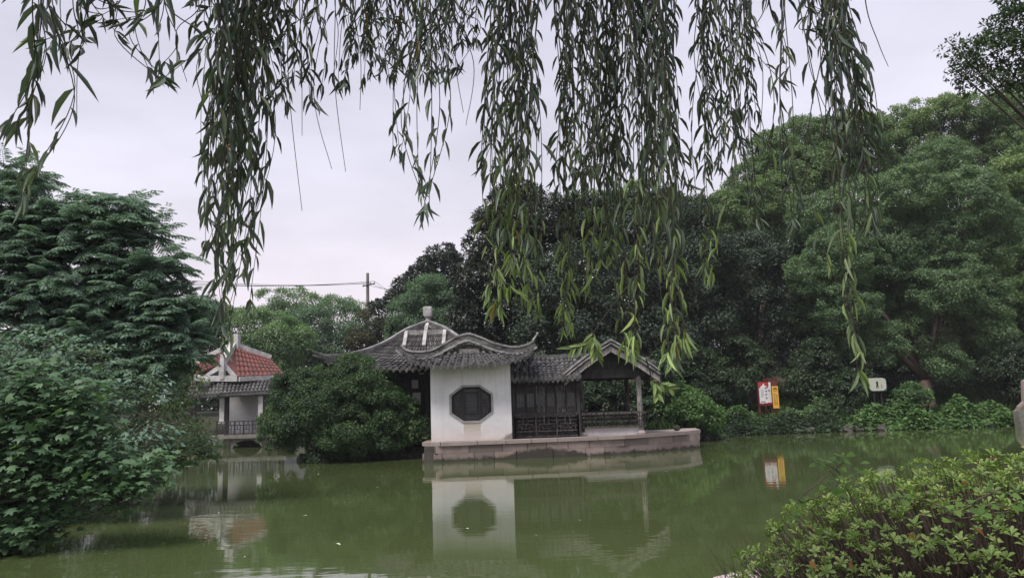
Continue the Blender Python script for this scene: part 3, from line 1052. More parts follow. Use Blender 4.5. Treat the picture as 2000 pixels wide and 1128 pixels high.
# ------------------------------------------------------------------ dark panelled gallery joining hall and kiosk
def gallery():
    Y = 29.7
    x0, x1 = P(1000, 800, Y)[0], P(1133, 800, Y)[0]
    zb, ze = T_TOP, P(1065, 741, Y - 0.45)[2]
    root = thing("panelled_gallery", ((x0 + x1) / 2, Y, T_TOP), "dark timber gallery with six window panels above a fretwork base, joined to the white hall", "gallery")
    zs = P(1065, 808, Y)[2]
    body = MB()
    body.box(x0, x1, Y + 0.12, 32.4, zb, ze + 0.05)
    body.build("back_wall", MT["dark_wood"], root)
    fr = MB()
    for x in (x0 + 0.06, x1 - 0.06):
        fr.box(x - 0.07, x + 0.07, Y - 0.06, Y + 0.08, zb, ze)
    fr.box(x0 + .13, x1 - .13, Y - 0.05, Y + 0.06, ze - 0.2, ze - 0.02)
    fr.box(x0 + .13, x1 - .13, Y - 0.06, Y + 0.06, zs - 0.06, zs + 0.06)
    fr.build("frame", MT["dark_wood"], root)
    n_ = 6
    zt = ze - 0.22
    wd = (x1 - x0 - 0.28) / n_
    for i in range(n_):
        a = x0 + 0.14 + i * wd
        p = MB()
        g = 0.016
        zl = zs + 0.07
        p.box(a + g, a + 0.07, Y - 0.03, Y + 0.04, zl, zt)
        p.box(a + wd - 0.07, a + wd - g, Y - 0.03, Y + 0.04, zl, zt)
        for zz, h in ((zl, 0.07), (zl + 0.17, 0.05), (zt - 0.28, 0.05), (zt - 0.07, 0.07)):
            p.box(a + 0.07, a + wd - 0.07, Y - 0.027, Y + 0.038, zz, zz + h)
        p.box(a + .07, a + wd - .07, Y + .0, Y + .03, zl + .07, zl + .17)
        p.box(a + .07, a + wd - .07, Y + .0, Y + .03, zt - .23, zt - .07)
        wp = p.build("window_panel", MT["worn_wood"] if i in (2, 4) else MT["dark_wood"], root)
        q = MB()
        q.box(a + 0.07, a + wd - 0.07, Y + 0.005, Y + 0.02, zl + 0.22, zt - 0.28)
        q.build("pane", MT["old_glass"], wp)
        q = MB()
        for j in range(1, 3):
            x = a + 0.07 + (wd - 0.14) * j / 3
            q.box(x - 0.007, x + 0.007, Y - 0.012, Y + 0.004, zl + 0.22, zt - 0.28)
        q.build("glazing_bar", MT["dark_wood"], wp)
    fw = MB()
    b0, b1 = zb + 0.05, zs - 0.09
    yb = Y - 0.02
    for i in range(4):
        x = x0 + 0.10 + (x1 - x0 - 0.2) * i / 3
        fw.box(x - 0.03, x + 0.03, yb - 0.04, yb + 0.04, zb, zs - 0.06)
    for z in (b0, b1, (b0 * 2.2 + b1 * .8) / 3):
        fw.box(x0 + .13, x1 - .13, yb - 0.028, yb + 0.028, z - 0.022, z + 0.022)
    bay = (x1 - x0 - 0.2) / 3
    for i in range(3):
        xa = x0 + 0.13 + bay * i
        r_ = random.Random(5)
        hh = (b1 - b0)
        for (fx0, fz0, fx1, fz1) in ((.0, .80, .38, .80), (.62, .80, 1., .80), (.38, .62, .38, .95), (.62, .62, .62, .95), (.12, .62, .88, .62), (.12, .62, .12, .38), (.88, .62, .88, .38), (0, .5, .3, .5), (.7, .5, 1, .5), (.3, .5, .3, .38), (.7, .5, .7, .38), (.3, .40, .7, .40), (.5, .62, .5, .40)):
            a = (xa + fx0 * bay * .94, b0 + fz0 * hh)
            c = (xa + fx1 * bay * .94, b0 + fz1 * hh)
            fw.box(min(a[0], c[0]) - .013, max(a[0], c[0]) + .013, yb - .02 + .001 * (fx0 == fx1), yb + .02, min(a[1], c[1]) - .013, max(a[1], c[1]) + .013)
    fw.build("fretwork", MT["worn_wood"], root)
    # roof
    ya, yr = Y - 0.45, 31.2
    xl, xr = P(996, 742, ya)[0], P(1136, 735, ya)[0]
    zr = P(1080, 697, yr)[2]
    zE = P(1065, 739, ya)[2]

    def S(u, v):
        return (xl + (xr - xl) * u, yr + (ya - yr) * v, zr + (zE - zr) * v - 0.10 * math.sin(math.pi * v) + 0.02 * math.sin(u * 9))
    rb = MB()
    tile_roof(rb, S, 15, 8, r=0.078, jit=0.02)
    rb.rv = 0.2
    rb.sheet(lambda u, v: (xl + (xr - xl) * u, yr + (32.9 - yr) * v, zr + (zE - zr) * v), 3, 3)
    rb.build("roof", MT["tile"], root)
    rc = MB()
    x = xl + 0.55
    while x < xr + 0.5:
        rc.rv = random.uniform(.2, 1)
        rc.tube([(x, yr - 0.16, zr + .02), (x + random.uniform(-.02, .02), yr + 0.16, zr + 0.04)], 0.085, 10)
        x += 0.158
    rc.build("ridge_tile", MT["tile_light"], root)
    eb = MB()
    eb.box(xl + .05, xr, ya + 0.06, Y + 0.1, zE - 0.10, zE - 0.04)
    eb.box(xl + .05, xr, ya + 0.03, ya + 0.058, zE - 0.12, zE - 0.02)
    eb.build("eave_board", MT["worn_wood"], root)
    # a narrow set-back post between wall and gallery roof
    # fallen loose tiles lying on the slope
    lo = MB()
    for i in range(14):
        u, v = random.uniform(.06, .35), random.uniform(.1, .6)
        p = np.array(S(u, v)) + (0, -0.02, 0.10)
        lo.rv = random.uniform(.4, 1)
        d = np.array((random.uniform(-.1, .1), random.uniform(-.14, -.08), -0.06))
        lo.tube([p - d, p + d], 0.06, 6)
    lo.build("loose_tiles", MT["tile_light"], root)


gallery()


# ------------------------------------------------------------------ open gabled kiosk
def kiosk():
    Y = 30.0
    xl, xr = P(1134, 800, Y)[0] + 0.05, P(1250, 800, Y)[0]
    root = thing("open_kiosk", ((xl + xr) / 2, Y, T_TOP), "open sided timber kiosk with gabled roof and leaning balustrade on the terrace", "kiosk")
    zbm0, zbm1 = P(1190, 738, Y)[2], P(1190, 721, Y)[2]
    yb = 32.9
    zrail, zbase = P(1190, 806, Y)[2], P(1190, 834, Y)[2]
    for x, y, mt in ((xl, Y, "worn_wood"), (xr, Y, "pale_wood"), (xl, yb, "dark_wood"), (xr - .05, yb, "worn_wood")):
        c = MB()
        c.tube([(x, y, T_TOP), (x, y, zbm0 + 0.05)], [0.10, 0.095], 12)
        p = c.build("post", MT[mt], root)
        c = MB()
        c.tube([(x, y, T_TOP), (x, y, T_TOP + 0.06), (x, y, T_TOP + 0.14)], [0.17, 0.18, 0.13], 12)
        c.build("post_base", MT["stone_cap"], p)
    for y in (Y, yb):
        b = MB()
        b.box(xl - 0.25, xr + 0.25, y - 0.085, y + 0.085, zbm0, zbm1)
        b.build("beam", MT["dark_wood"], root)
    for x in (xl, xr):
        b = MB()
        b.box(x - .075, x + .075, Y + .086, yb - .086, zbm0 + .02, zbm1 - .03)
        b.build("side_beam", MT["dark_wood"], root)
    # gable roof, ridge running back
    yf, yk = Y - 0.62, yb + 0.6
    A = P(1187, 661, yf)
    L = P(1101, 728, yf)
    R_ = P(1287, 719, yf)
    ax = (L[0] + R_[0]) / 2 + 0.02
    ze = (L[2] + R_[2]) / 2
    za = A[2]
    hw = (R_[0] - L[0]) / 2

    def prof(t):                       # t from -1 to 1 across, gently concave slopes
        s = abs(t)
        return za + (ze - za) * (1.06 * s - 0.10 * math.sin(math.pi * s) * 0.6 - 0.06 * s * s)
    barge = [np.array((ax + hw * t, yf, prof(t))) for t in np.linspace(-1, 1, 41)]
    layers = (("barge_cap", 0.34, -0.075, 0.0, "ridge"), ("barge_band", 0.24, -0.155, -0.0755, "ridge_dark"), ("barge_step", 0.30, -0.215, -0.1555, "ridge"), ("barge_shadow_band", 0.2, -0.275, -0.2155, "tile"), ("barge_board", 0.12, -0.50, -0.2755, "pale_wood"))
    for half in (-1, 1):
        pass
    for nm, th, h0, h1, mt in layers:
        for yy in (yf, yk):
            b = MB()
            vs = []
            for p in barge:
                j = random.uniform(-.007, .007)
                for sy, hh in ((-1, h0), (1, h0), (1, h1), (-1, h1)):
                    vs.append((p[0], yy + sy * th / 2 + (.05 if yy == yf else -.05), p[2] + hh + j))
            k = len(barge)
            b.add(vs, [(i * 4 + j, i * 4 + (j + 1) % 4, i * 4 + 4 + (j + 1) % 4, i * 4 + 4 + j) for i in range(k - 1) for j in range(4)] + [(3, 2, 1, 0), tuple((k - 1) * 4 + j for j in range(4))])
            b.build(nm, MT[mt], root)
    for sgn in (-1, 1):
        rb = MB()

        def S(u, v, sgn=sgn):
            t = sgn * v * 1.0
            return (ax + hw * t, yf + 0.25 + (yk - yf - 0.5) * u, prof(t) - 0.2)
        tile_roof(rb, S, 16, 9, r=0.075)
        rb.build("roof", MT["tile"], root)
        ud = MB()
        ud.sheet(lambda u, v, sgn=sgn: (ax + hw * sgn * v * .97, yf + 0.12 + (yk - yf - 0.24) * u, prof(sgn * v * .97) - 0.33), 4, 6)
        ud.build("soffit", MT["dark_wood"], root)
    # broken tile bits at the lower end of the barge
    bt = MB()
    for i in range(9):
        p = barge[-3 - i // 2] + np.array((random.uniform(-.1, .1), random.uniform(-.05, .12), 0.03))
        bt.rv = random.random()
        bt.box(p[0] - .07, p[0] + .07, p[1] - .05, p[1] + .05, p[2], p[2] + random.uniform(.03, .09))
    bt.build("broken_tiles", MT["tile_light"], root)
    # recessed gable board
    gb = MB()
    pts = [(ax + hw * t * 0.9, prof(t * .9) - 0.40) for t in np.linspace(-1, 1, 21)]
    poly = [p for p in pts if p[1] > zbm1 + .002]
    poly = [(poly[0][0], zbm1 + .002)] + poly + [(poly[-1][0], zbm1 + .002)]
    gb.prism(poly, Y + 0.0, Y + 0.06)
    gb.build("gable_board", MT["dark_wood"], root)
    for y, w_ in ((Y - .04, .05),):
        kp = MB()
        kp.box(ax - .09, ax + .09, y - .05, y + .03, zbm1 + .003, za - .5)
        kp.box(xl - .1, xr + .1, y - .03, y + .03, zbm1 + .18, zbm1 + .30)
        kp.build("king_post", MT["dark_wood"], root)
    for x in (ax, xl, xr):
        pl = MB()
        pl.tube([(x, yf + .1, (za if x == ax else zbm1 + .22) - (.42 if x == ax else 0)), (x, yk - .1, (za if x == ax else zbm1 + .22) - (.42 if x == ax else 0))], .085, 8)
        pl.build("purlin", MT["dark_wood"], root)
    # low plaster base and leaning balustrade on the front and the far sides
    bs = MB()
    bs.box(xl + 0.08, xr + 0.10, Y - 0.05, Y + 0.12, T_TOP, zbase)
    bs.build("base_wall", MT["plaster"], root)
    bs = MB()
    bs.box(xl - 0.02, xr + 0.22, Y - 0.16, Y + 0.30, zbase + .002, zbase + 0.06)
    bs.build("bench_slab", MT["worn_wood"], root)
    for (xa, ya_, xb, yb_, out) in ((xl - .05, Y, xr + .15, Y, (0, -1)), (xr, Y + .2, xr, yb, (1, 0)), (xl, yb, xr, yb, (0, 1))):
        r = MB()
        o = np.array((out[0], out[1], 0.0))
        a, b_ = np.array((xa, ya_, 0.0)), np.array((xb, yb_, 0.0))
        lo_, hi_ = zbase + 0.07, zrail
        r.bar(a + o * .30 + (0, 0, hi_), b_ + o * .30 + (0, 0, hi_), 0.08, 0.09)
        r.bar(a + o * .17 + (0, 0, lo_ + .17), b_ + o * .17 + (0, 0, lo_ + .17), 0.05, 0.05)
        r.bar(a + o * .25 + (0, 0, hi_ - .14), b_ + o * .25 + (0, 0, hi_ - .14), 0.05, 0.045)
        ln = np.linalg.norm(b_ - a)
        k = int(ln / 0.115)
        for i in range(k + 1):
            p = a + (b_ - a) * i / k
            pts = [p + o * .10 + (0, 0, lo_), p + o * .16 + (0, 0, lo_ + .16), p + o * .23 + (0, 0, lo_ + .33), p + o * .295 + (0, 0, hi_)]
            for q0, q1 in zip(pts[:-1], pts[1:]):
                r.bar(q0, q1, .03, .03, (out[1], -out[0], 0))
        r.build("balustrade", MT["worn_wood"], root)


kiosk()


# ------------------------------------------------------------------ red-roofed waterside house
def red_house():
    Y = 47.6
    base = P(475, 850, Y)
    root = thing("red_roofed_house", (base[0], Y, 0), "white house with red tiled upper roof and grey lower roof standing at the water", "house")
    A = P(456, 676, 50.40)
    Nr = P(437, 706, 46.48)
    Tt = P(527, 701, 51.80)
    Rr = P(557, 732, 49.00)
    Nb = P(462, 737, 46.06)
    Ll = P(384, 731, 48.44)
    Lt = P(382, 711, 51.24)
    LN = P(395, 729, 47.04)

    def quad(a, b, c, d):
        return lambda u, v: (np.array(a) * (1 - u) + np.array(b) * u) * (1 - v) + (np.array(c) * (1 - u) + np.array(d) * u) * v
    # upper roof: two tiled slopes either side of a pale hip
    for S, nc in ((quad(A, Tt, Nb, Rr), 11), (quad(Lt, A, Ll, P(432, 713, 46.76)), 9)):
        rb = MB()
        tile_roof(rb, S, nc, 6, r=0.12, jit=0.006, drip=False)
        rb.build("upper_roof", MT["red_tile"], root)
    rb = MB()
    rb.add([A, Nr, Nb], [(0, 1, 2)])
    rb.add([A, P(430, 712, 46.76), Nr], [(0, 1, 2)])
    rb.build("hip_slope", MT["red_tile"], root)
    rd = MB()
    rd.bar(A + (0, 0, .05), Tt + (0, 0, .05), 0.42, 0.46)
    rd.bar(A + (0, 0, .05), Nr + (0, -.02, .08), 0.34, 0.42)
    rd.bar(A + (0, 0, .05), Lt + (0, 0, .05), 0.4, 0.4)
    rd.build("ridge", MT["white_paint"], root)
    pb = MB()
    for px0, px1, y0, y1 in ((449, 457.5, 654, 682), (457.8, 467, 652, 680)):
        a, b_ = P(px0, y1, 50.40), P(px1, y0, 50.40)
        pb.box(a[0], b_[0], 50.2, 50.7, a[2] - .3, b_[2])
    pb.build("ridge_block", MT["white_paint"], root)
    # pale gable with two small triangular openings and a king post
    gy = 46.13
    g = MB()
    gl, gr, ga = P(392, 737, gy), P(464, 737, gy), P(436, 706, gy)
    g.prism([(gl[0], gl[2]), (gr[0], gr[2]), (ga[0], ga[2])], gy, gy + 0.25)
    gab = g.build("gable", MT["white_paint"], root)
    for tri in (((409, 733), (427, 733), (427, 723)), ((441, 732.5), (450.5, 732), (441, 721.5))):
        t = MB()
        q = [P(x, y, gy) for x, y in tri]
        t.prism([(p[0], p[2]) for p in q], gy - 0.012, gy + 0.02)
        t.build("gable_opening", MT["ink"], gab)
    kp = MB()
    a, b_ = P(431, 740, gy), P(440, 692, gy)
    kp.box(a[0], b_[0], gy - 0.2, gy - .0125, a[2], b_[2])
    kp.build("gable_post", MT["white_paint"], gab)
    fa = MB()
    a, b_, c = P(388, 739, gy), P(464, 740, gy), P(557, 735, 48.86)
    fa.bar(a, b_, 0.28, 0.28)
    fa.bar(b_ + (0.05, 0, 0), c, 0.28, 0.28)
    fa.bar(P(383, 735, 48.44), a, 0.28, 0.28)
    fa.build("fascia", MT["white_paint"], root)
    # lower grey roof
    E0, E1 = P(428, 770, 45.08), P(546, 764, 46.06)
    T0, T1 = P(432, 742, 46.34), P(556, 736, 48.86)
    rb = MB()
    tile_roof(rb, quad(T0, T1, E0, E1), 16, 5, r=0.12)
    rb.build("lower_roof", MT["tile_light"], root)
    rb = MB()
    tile_roof(rb, quad(P(376, 743, 48.44), T0, P(368, 772, 47.88), E0), 9, 4, r=.12)
    rb.build("lower_roof", MT["tile_light"], root)
    rb = MB()
    tile_roof(rb, quad(T1, P(566, 739, 51.80), E1, P(566, 765, 51.80)), 8, 4, r=.12)
    rb.build("lower_roof", MT["tile_light"], root)
    eb = MB()
    eb.bar(E0 + (0, .12, -.12), E1 + (0, .12, -.12), .12, .12)
    eb.bar(E0 + (0, .12, -.12), P(368, 775, 47.88), .12, .12)
    eb.build("eave_beam", MT["dark_wood"], root)
    sf = MB()
    sf.add([E0 + (0, .1, -.1), E1 + (0, .1, -.1), E1 + (0, 3.3, .35), E0 + (0, 3.0, .35)], [(0, 1, 2, 3)])
    sf.build("soffit", MT["dark_wood"], root)
    # body
    b0, b1 = P(445, 826, 47.88), P(560, 760, 47.88)
    bd = MB()
    bd.box(b0[0], b1[0], 47.88, 54.0, 0.5, b1[2] + .7)
    bd.build("wall", mat("grey_house_wall", (0.40, 0.39, 0.40), (0.52, 0.51, 0.52), rough=.9, scale=.8), root)
    dk = MB()
    a, c = P(512, 822, 47.87), P(530, 772, 47.87)
    dk.box(a[0], c[0] + .3, 47.80, 47.879, a[2], c[2])
    dk.build("doorway", MT["ink"], root)
    bs = MB()
    bs.box(b0[0] - 1.2, b1[0] + 1.6, 47.5, 54.4, -.5, .498)
    bs.build("plinth", MT["concrete"], root)
    for px in (434.5, 509.5, 543):
        pl = MB()
        x = P(px, 800, 46.06)[0]
        zt = P(px, 769, 46.06)[2]
        pl.box(x - .14, x + .14, 45.95, 46.2, P(px, 812 if px != 434.5 else 822, 46.06)[2], zt)
        pl.box(x - .18, x + .18, 45.9, 46.25, P(px, 812 if px != 434.5 else 822, 46.06)[2] - .10, P(px, 812 if px != 434.5 else 822, 46.06)[2] - .001)
        pl.build("pillar", MT["white_paint"], root)
        dp = MB()
        dp.box(x + .16, x + .36, 46.0, 46.2, .66, zt)
        dp.build("door_post", MT["dark_wood"], root)


def walkway():
    Y = 45.2
    a, b_ = P(395, 851, Y), P(560, 846, Y)
    root = thing("waterside_walkway", ((a[0] + b_[0]) / 2, Y, 0), "grey concrete walkway on piers with a dark railing in front of the red roofed house", "walkway")
    zd = (a[2] + b_[2]) / 2
    d = MB()
    d.box(a[0] + .3, b_[0], Y, 47.49, zd - .16, zd)
    d.box(a[0] + .3, b_[0], Y - .05, Y - .001, zd - .2, zd - .02)
    d.build("deck", MT["concrete"], root)
    # spandrel with a shallow arch
    p0, p1 = P(452, 862, Y)[0], P(511, 862, Y)[0]
    ar = MB()
    N = 16
    zs, zc = -.05, zd - .28
    vs, fs = [], []
    for i in range(N + 1):
        t = i / N
        x = p0 + (p1 - p0) * t
        z = zs + (zc - zs) * (math.sin(math.pi * t) ** 0.55)
        vs += [(x, Y + .1, z), (x, Y + .1, zd - .17), (x, Y + .5, z), (x, Y + .5, zd - .17)]
    for i in range(N):
        q = 4 * i
        fs += [(q, q + 4, q + 5, q + 1), (q, q + 2, q + 6, q + 4)]
    ar.add(vs, fs)
    ar.box(P(447, 862, Y)[0], p0, Y + .08, Y + .6, -.6, zd - .17)
    ar.box(p1, P(522, 862, Y)[0], Y + .08, Y + .6, -.6, zd - .17)
    ar.build("arch", MT["concrete"], root)
    for px in (442, 517, 535, 405):
        pr = MB()
        x = P(px, 880, Y)[0]
        pr.box(x - .18, x + .18, Y - .02, Y + .2, -.6, zd - .201)
        pr.build("pier", MT["moss"] if px != 405 else MT["concrete"], root)
    # fretted railing
    r = MB()
    x0, x1 = P(422, 840, Y)[0], P(545, 840, Y)[0]
    zt = P(470, 822, Y)[2]
    zl, zm = zd + .08, zt - .22
    for z in (zt, zm, zl):
        r.box(x0, x1, Y + .05, Y + .11, z - .025, z + .025)
    k = 7
    for i in range(k + 1):
        x = x0 + (x1 - x0) * i / k
        r.box(x - .035, x + .035, Y + .04, Y + .12, zd, zt + .03)
    for i in range(k):
        xa = x0 + (x1 - x0) * i / k
        w_ = (x1 - x0) / k
        for f in (.3, .62):
            r.box(xa + w_ * f - .018, xa + w_ * f + .018, Y + .06, Y + .10, zl if f > .5 else (zl + zm) / 2, zm)
        r.box(xa + .02, xa + w_ * .62, Y + .062, Y + .098, (zl + zm) / 2 - .018, (zl + zm) / 2 + .018)
        r.box(xa + w_ * .5 - .02, xa + w_ * .5 + .02, Y + .06, Y + .1, zm, zt)
    r.build("railing", MT["dark_wood"], root)


red_house()
walkway()


# ------------------------------------------------------------------ utility pole and wires
def pole():
    Y = 76.0
    t, b_ = P(718, 533, Y), P(720, 640, Y)
    gz = float(ground_z(t[0], Y))
    root = thing("utility_pole", (t[0], Y, gz), "plain concrete utility pole with crossarm rising above the far trees", "pole")
    mb = MB()
    mb.tube([(t[0], Y, gz), (t[0], Y, t[2])], [0.24, 0.14], 10)
    mb.build("post", MT["pole"], root)
    zc = P(720, 557, Y)[2]
    x0, x1 = P(709, 557, Y)[0], P(733, 556, Y)[0]
    mb = MB()
    mb.bar((x0, Y - .16, zc - .1), (x1, Y - .16, zc + .15), 0.09, 0.1)
    mb.build("crossarm", MT["wire"], root)
    for x in (x0 + .05, t[0] + .3, x1 - .05):
        q = MB()
        zz = zc - .1 + .25 * (x - x0) / (x1 - x0) + .05
        q.tube([(x, Y - .16, zz), (x, Y - .16, zz + .07), (x, Y - .16, zz + .17)], [.05, .06, .03], 8)
        q.build("insulator", MT["white_paint"], root)
    ends = ((P(300, 541, 70), x0 + .05, 0.1), (P(300, 547, 70.4), t[0] + .3, 0.12), (P(300, 552, 70.8), x1 - .05, .2))
    for i, (e_, x, _) in enumerate(ends):
        s = np.array((x, Y - .16, zc + .17 + (.0, .04, .2)[i]))
        q = MB()
        pts = [s + (e_ - s) * k + np.array((0, 0, -1.6 * k * (1 - k))) for k in np.linspace(0, 1, 24)]
        q.tube(pts, 0.024, 5)
        o = q.build("overhead_wire", MT["wire"], None, s)
        tag(o, ["topmost black wire running from the pole to the feathery tree", "middle black wire running from the pole to the feathery tree", "lowest black wire running from the pole to the feathery tree"][i], "wire", "overhead wires")
        e2 = P(800, 572 + 9 * i, 66)
        q = MB()
        q.tube([s + (e2 - s) * k + np.array((0, 0, -.4 * k * (1 - k))) for k in np.linspace(0, 1, 10)], 0.018, 5)
        o = q.build("overhead_wire", MT["wire"], None, s)
        tag(o, ["topmost short wire dropping from the pole behind the dark tree", "middle short wire dropping from the pole behind the dark tree", "lowest short wire dropping from the pole behind the dark tree"][i], "wire", "overhead wires")


pole()


# ------------------------------------------------------------------ signs on the far bank
def stroke_block(mb, cx, cz, s, y, seed):
    """a brush-written character: a few crossing strokes"""
    r = random.Random(seed)
    for _ in range(3):
        z = cz + r.uniform(-.4, .4) * s
        mb.box(cx - r.uniform(.25, .5) * s, cx + r.uniform(.25, .5) * s, y - .004 - .001 * r.random(), y, z - .06 * s, z + .06 * s)
    for _ in range(2):
        x = cx + r.uniform(-.3, .3) * s
        mb.box(x - .06 * s, x + .06 * s, y - .006 - .001 * r.random(), y - .0005, cz - r.uniform(.2, .5) * s, cz + r.uniform(.2, .5) * s)


def signs():
    Y = 42.0
    gz = float(ground_z(13.3, Y))
    k = Y / FPX
    # poster board
    c = P(1494.5, 767, Y)
    root = thing("poster_board", (c[0], Y, gz), "white poster with red top edge in a maroon frame on the far bank", "poster board")
    w_, h_ = 11.5 * k, 20.5 * k
    f = MB()
    f.box(c[0] - w_ - .06, c[0] + w_ + .06, Y + .0, Y + .07, c[2] - h_ - .10, c[2] + h_ + .05)
    f.build("frame", MT["maroon"], root)
    for sx in (-1, 1):
        q = MB()
        q.box(c[0] + sx * (w_ + .02) - .05, c[0] + sx * (w_ + .02) + .05, Y + .071, Y + .15, gz - .1, c[2] + h_)
        q.build("post", MT["maroon"], root)
    p = MB()
    p.box(c[0] - w_, c[0] + w_, Y - .012, Y - .001, c[2] - h_, c[2] + h_)
    p.m = 1
    N = 14
    for zs, sg in ((h_, 1), (-h_, -1)):
        vs = []
        for i in range(N + 1):
            t = i / N
            x = c[0] - w_ + 2 * w_ * t * (.82 if sg > 0 else 1)
            d = (.20 * (0.5 + .5 * math.sin(2.5 * t * math.pi + 1)) + .08 + .05 * math.sin(t * 23)) if sg > 0 else (.03 + .05 * t * t + .015 * math.sin(t * 19))
            vs += [(x, Y - .016, c[2] + zs), (x, Y - .016, c[2] + zs - sg * d)]
        p.add(vs, [(2 * i, 2 * i + 2, 2 * i + 3, 2 * i + 1) for i in range(N)])
    pb = p.build("poster", [MT["white"], MT["red"]], root)
    t = MB()
    for i in range(4):
        stroke_block(t, c[0] + .05, c[2] + .26 - i * .17, .13, Y - .014, 40 + i)
    stroke_block(t, c[0] + .20, c[2] + .13, .12, Y - .014, 51)
    t.box(c[0] - w_ + .05, c[0] - .02, Y - .017, Y - .013, c[2] - h_ + .09, c[2] - h_ + .13)
    t.m = 1
    for i in range(3):
        x = c[0] - .10 - i * .055
        for j in range(9):
            t.box(x - .012, x + .012, Y - .016, Y - .013, c[2] + .18 - j * .05, c[2] + .21 - j * .05)
    t.build("lettering", [MT["ink"], MT["grey_ink"]], pb)
    # yellow sign
    c = P(1515, 775, Y - .2)
    gz2 = float(ground_z(c[0], Y))
    root = thing("yellow_sign", (c[0], Y - .2, gz2), "tall narrow yellow sign with brown lettering beside the white poster board", "sign")
    w_, h_ = 5.7 * k, 21 * k
    y = Y - .2
    q = MB()
    q.box(c[0] - w_, c[0] + w_, y, y + .05, c[2] - h_, c[2] + h_)
    q.build("board", MT["yellow"], root)
    q = MB()
    q.box(c[0] - .05, c[0] + .05, y + .051, y + .11, gz2 - .1, c[2] + h_ - .1)
    q.build("post", MT["maroon"], root)
    q = MB()
    for i in range(5):
        stroke_block(q, c[0] - .055, c[2] + .12 - i * .125, .10, y - .002, 70 + i)
        stroke_block(q, c[0] + .06, c[2] + .10 - i * .125, .09, y - .002, 80 + i)
    for j in range(10):
        a = math.pi * (0.1 + .8 * j / 9)
        x, z = c[0] + .085 * math.cos(a), c[2] + h_ - .20 + .085 * math.sin(a)
        q.box(x - .02, x + .02, y - .006, y - .001, z - .03, z + .03)
    q.box(c[0] - .07, c[0] + .07, y - .007, y - .001, c[2] + h_ - .27, c[2] + h_ - .245)
    q.build("lettering", MT["brown_ink"], root)
    # brown board behind
    c = P(1504, 742, Y + .8)
    gz3 = float(ground_z(c[0], Y + .8))
    y = Y + .8
    root = thing("brown_notice_board", (c[0], y, gz3), "reddish brown framed notice board partly hidden behind the poster and the yellow sign", "notice board")
    w_ = 14 * k
    q = MB()
    zt, zb = c[2] + 3.5 * k, c[2] - 34 * k
    for x0, x1, z0, z1 in ((c[0] - w_, c[0] + w_, zt - .09, zt), (c[0] - w_, c[0] - w_ + .09, gz3 - .1, zt - .09), (c[0] + w_ - .09, c[0] + w_, gz3 - .1, zt - .09), (c[0] - w_ + .09, c[0] + w_ - .09, zb, zb + .09)):
        q.box(x0, x1, y - .04, y + .04, z0, z1)
    q.build("frame", MT["maroon"], root)
    q = MB()
    q.box(c[0] + .02, c[0] + w_ - .09, y - .02, y + .02, zb + .09, zt - .12)
    q.build("panel", mat("brown_panel", (.10, .035, .025), (.14, .05, .035), rough=.6), root)
    # cream information sign
    Y2 = 41.8
    c = P(1714, 750, Y2)
    gz = float(ground_z(c[0], Y2))
    k = Y2 / FPX
    root = thing("information_sign", (c[0], Y2, gz), "cream sign with rounded corners and a dark tower emblem, low on the far bank", "sign")
    W, H = 16.6 * k, 12.3 * k

    def rr(cx, cz, W, H, rads):
        out = []
        for (sx, sz, a0), r_ in zip(((1, 1, 0), (-1, 1, 90), (-1, -1, 180), (1, -1, 270)), rads):
            for j in range(7):
                a = rad(a0 + 15 * j)
                out.append((cx + sx * (W - r_) + r_ * math.cos(a), cz + sz * (H - r_) + r_ * math.sin(a)))
        return out
    q = MB()
    q.prism(rr(c[0], c[2], W, H, (.22, .06, .22, .22)), Y2, Y2 + .04)
    q.build("board", MT["cream"], root)
    q = MB()
    q.prism(rr(c[0] + .05, c[2] - .03, W * .98, H * 1.03, (.05, .05, .05, .05)), Y2 + .041, Y2 + .09)
    q.build("back_panel", MT["teal"], root)
    for sx in (-1, 1):
        q = MB()
        q.box(c[0] + sx * .2 - .03, c[0] + sx * .2 + .03, Y2 + .091, Y2 + .15, gz - .1, c[2])
        q.build("post", MT["wire"], root)
    q = MB()
    tw = [(-.075, -.19), (.075, -.19), (.06, -.10), (.04, 0.02), (.055, .07), (.055, .13), (.03, .14), (0.0, .19), (-.03, .14), (-.055, .13), (-.055, .07), (-.04, .02), (-.06, -.10)]
    q.prism([(c[0] - .02 + x, c[2] + z) for x, z in tw], Y2 - .008, Y2 - .001)
    q.m = 1
    q.box(c[0] - .055, c[0] + .03, Y2 - .011, Y2 - .0085, c[2] - .16, c[2] - .125)
    q.m = 0
    stroke_block(q, c[0] + .21, c[2] - .06, .06, Y2 - .002, 91)
    stroke_block(q, c[0] + .21, c[2] - .15, .06, Y2 - .002, 92)
    q.build("emblem", [MT["ink"], MT["cream"]], root)


signs()


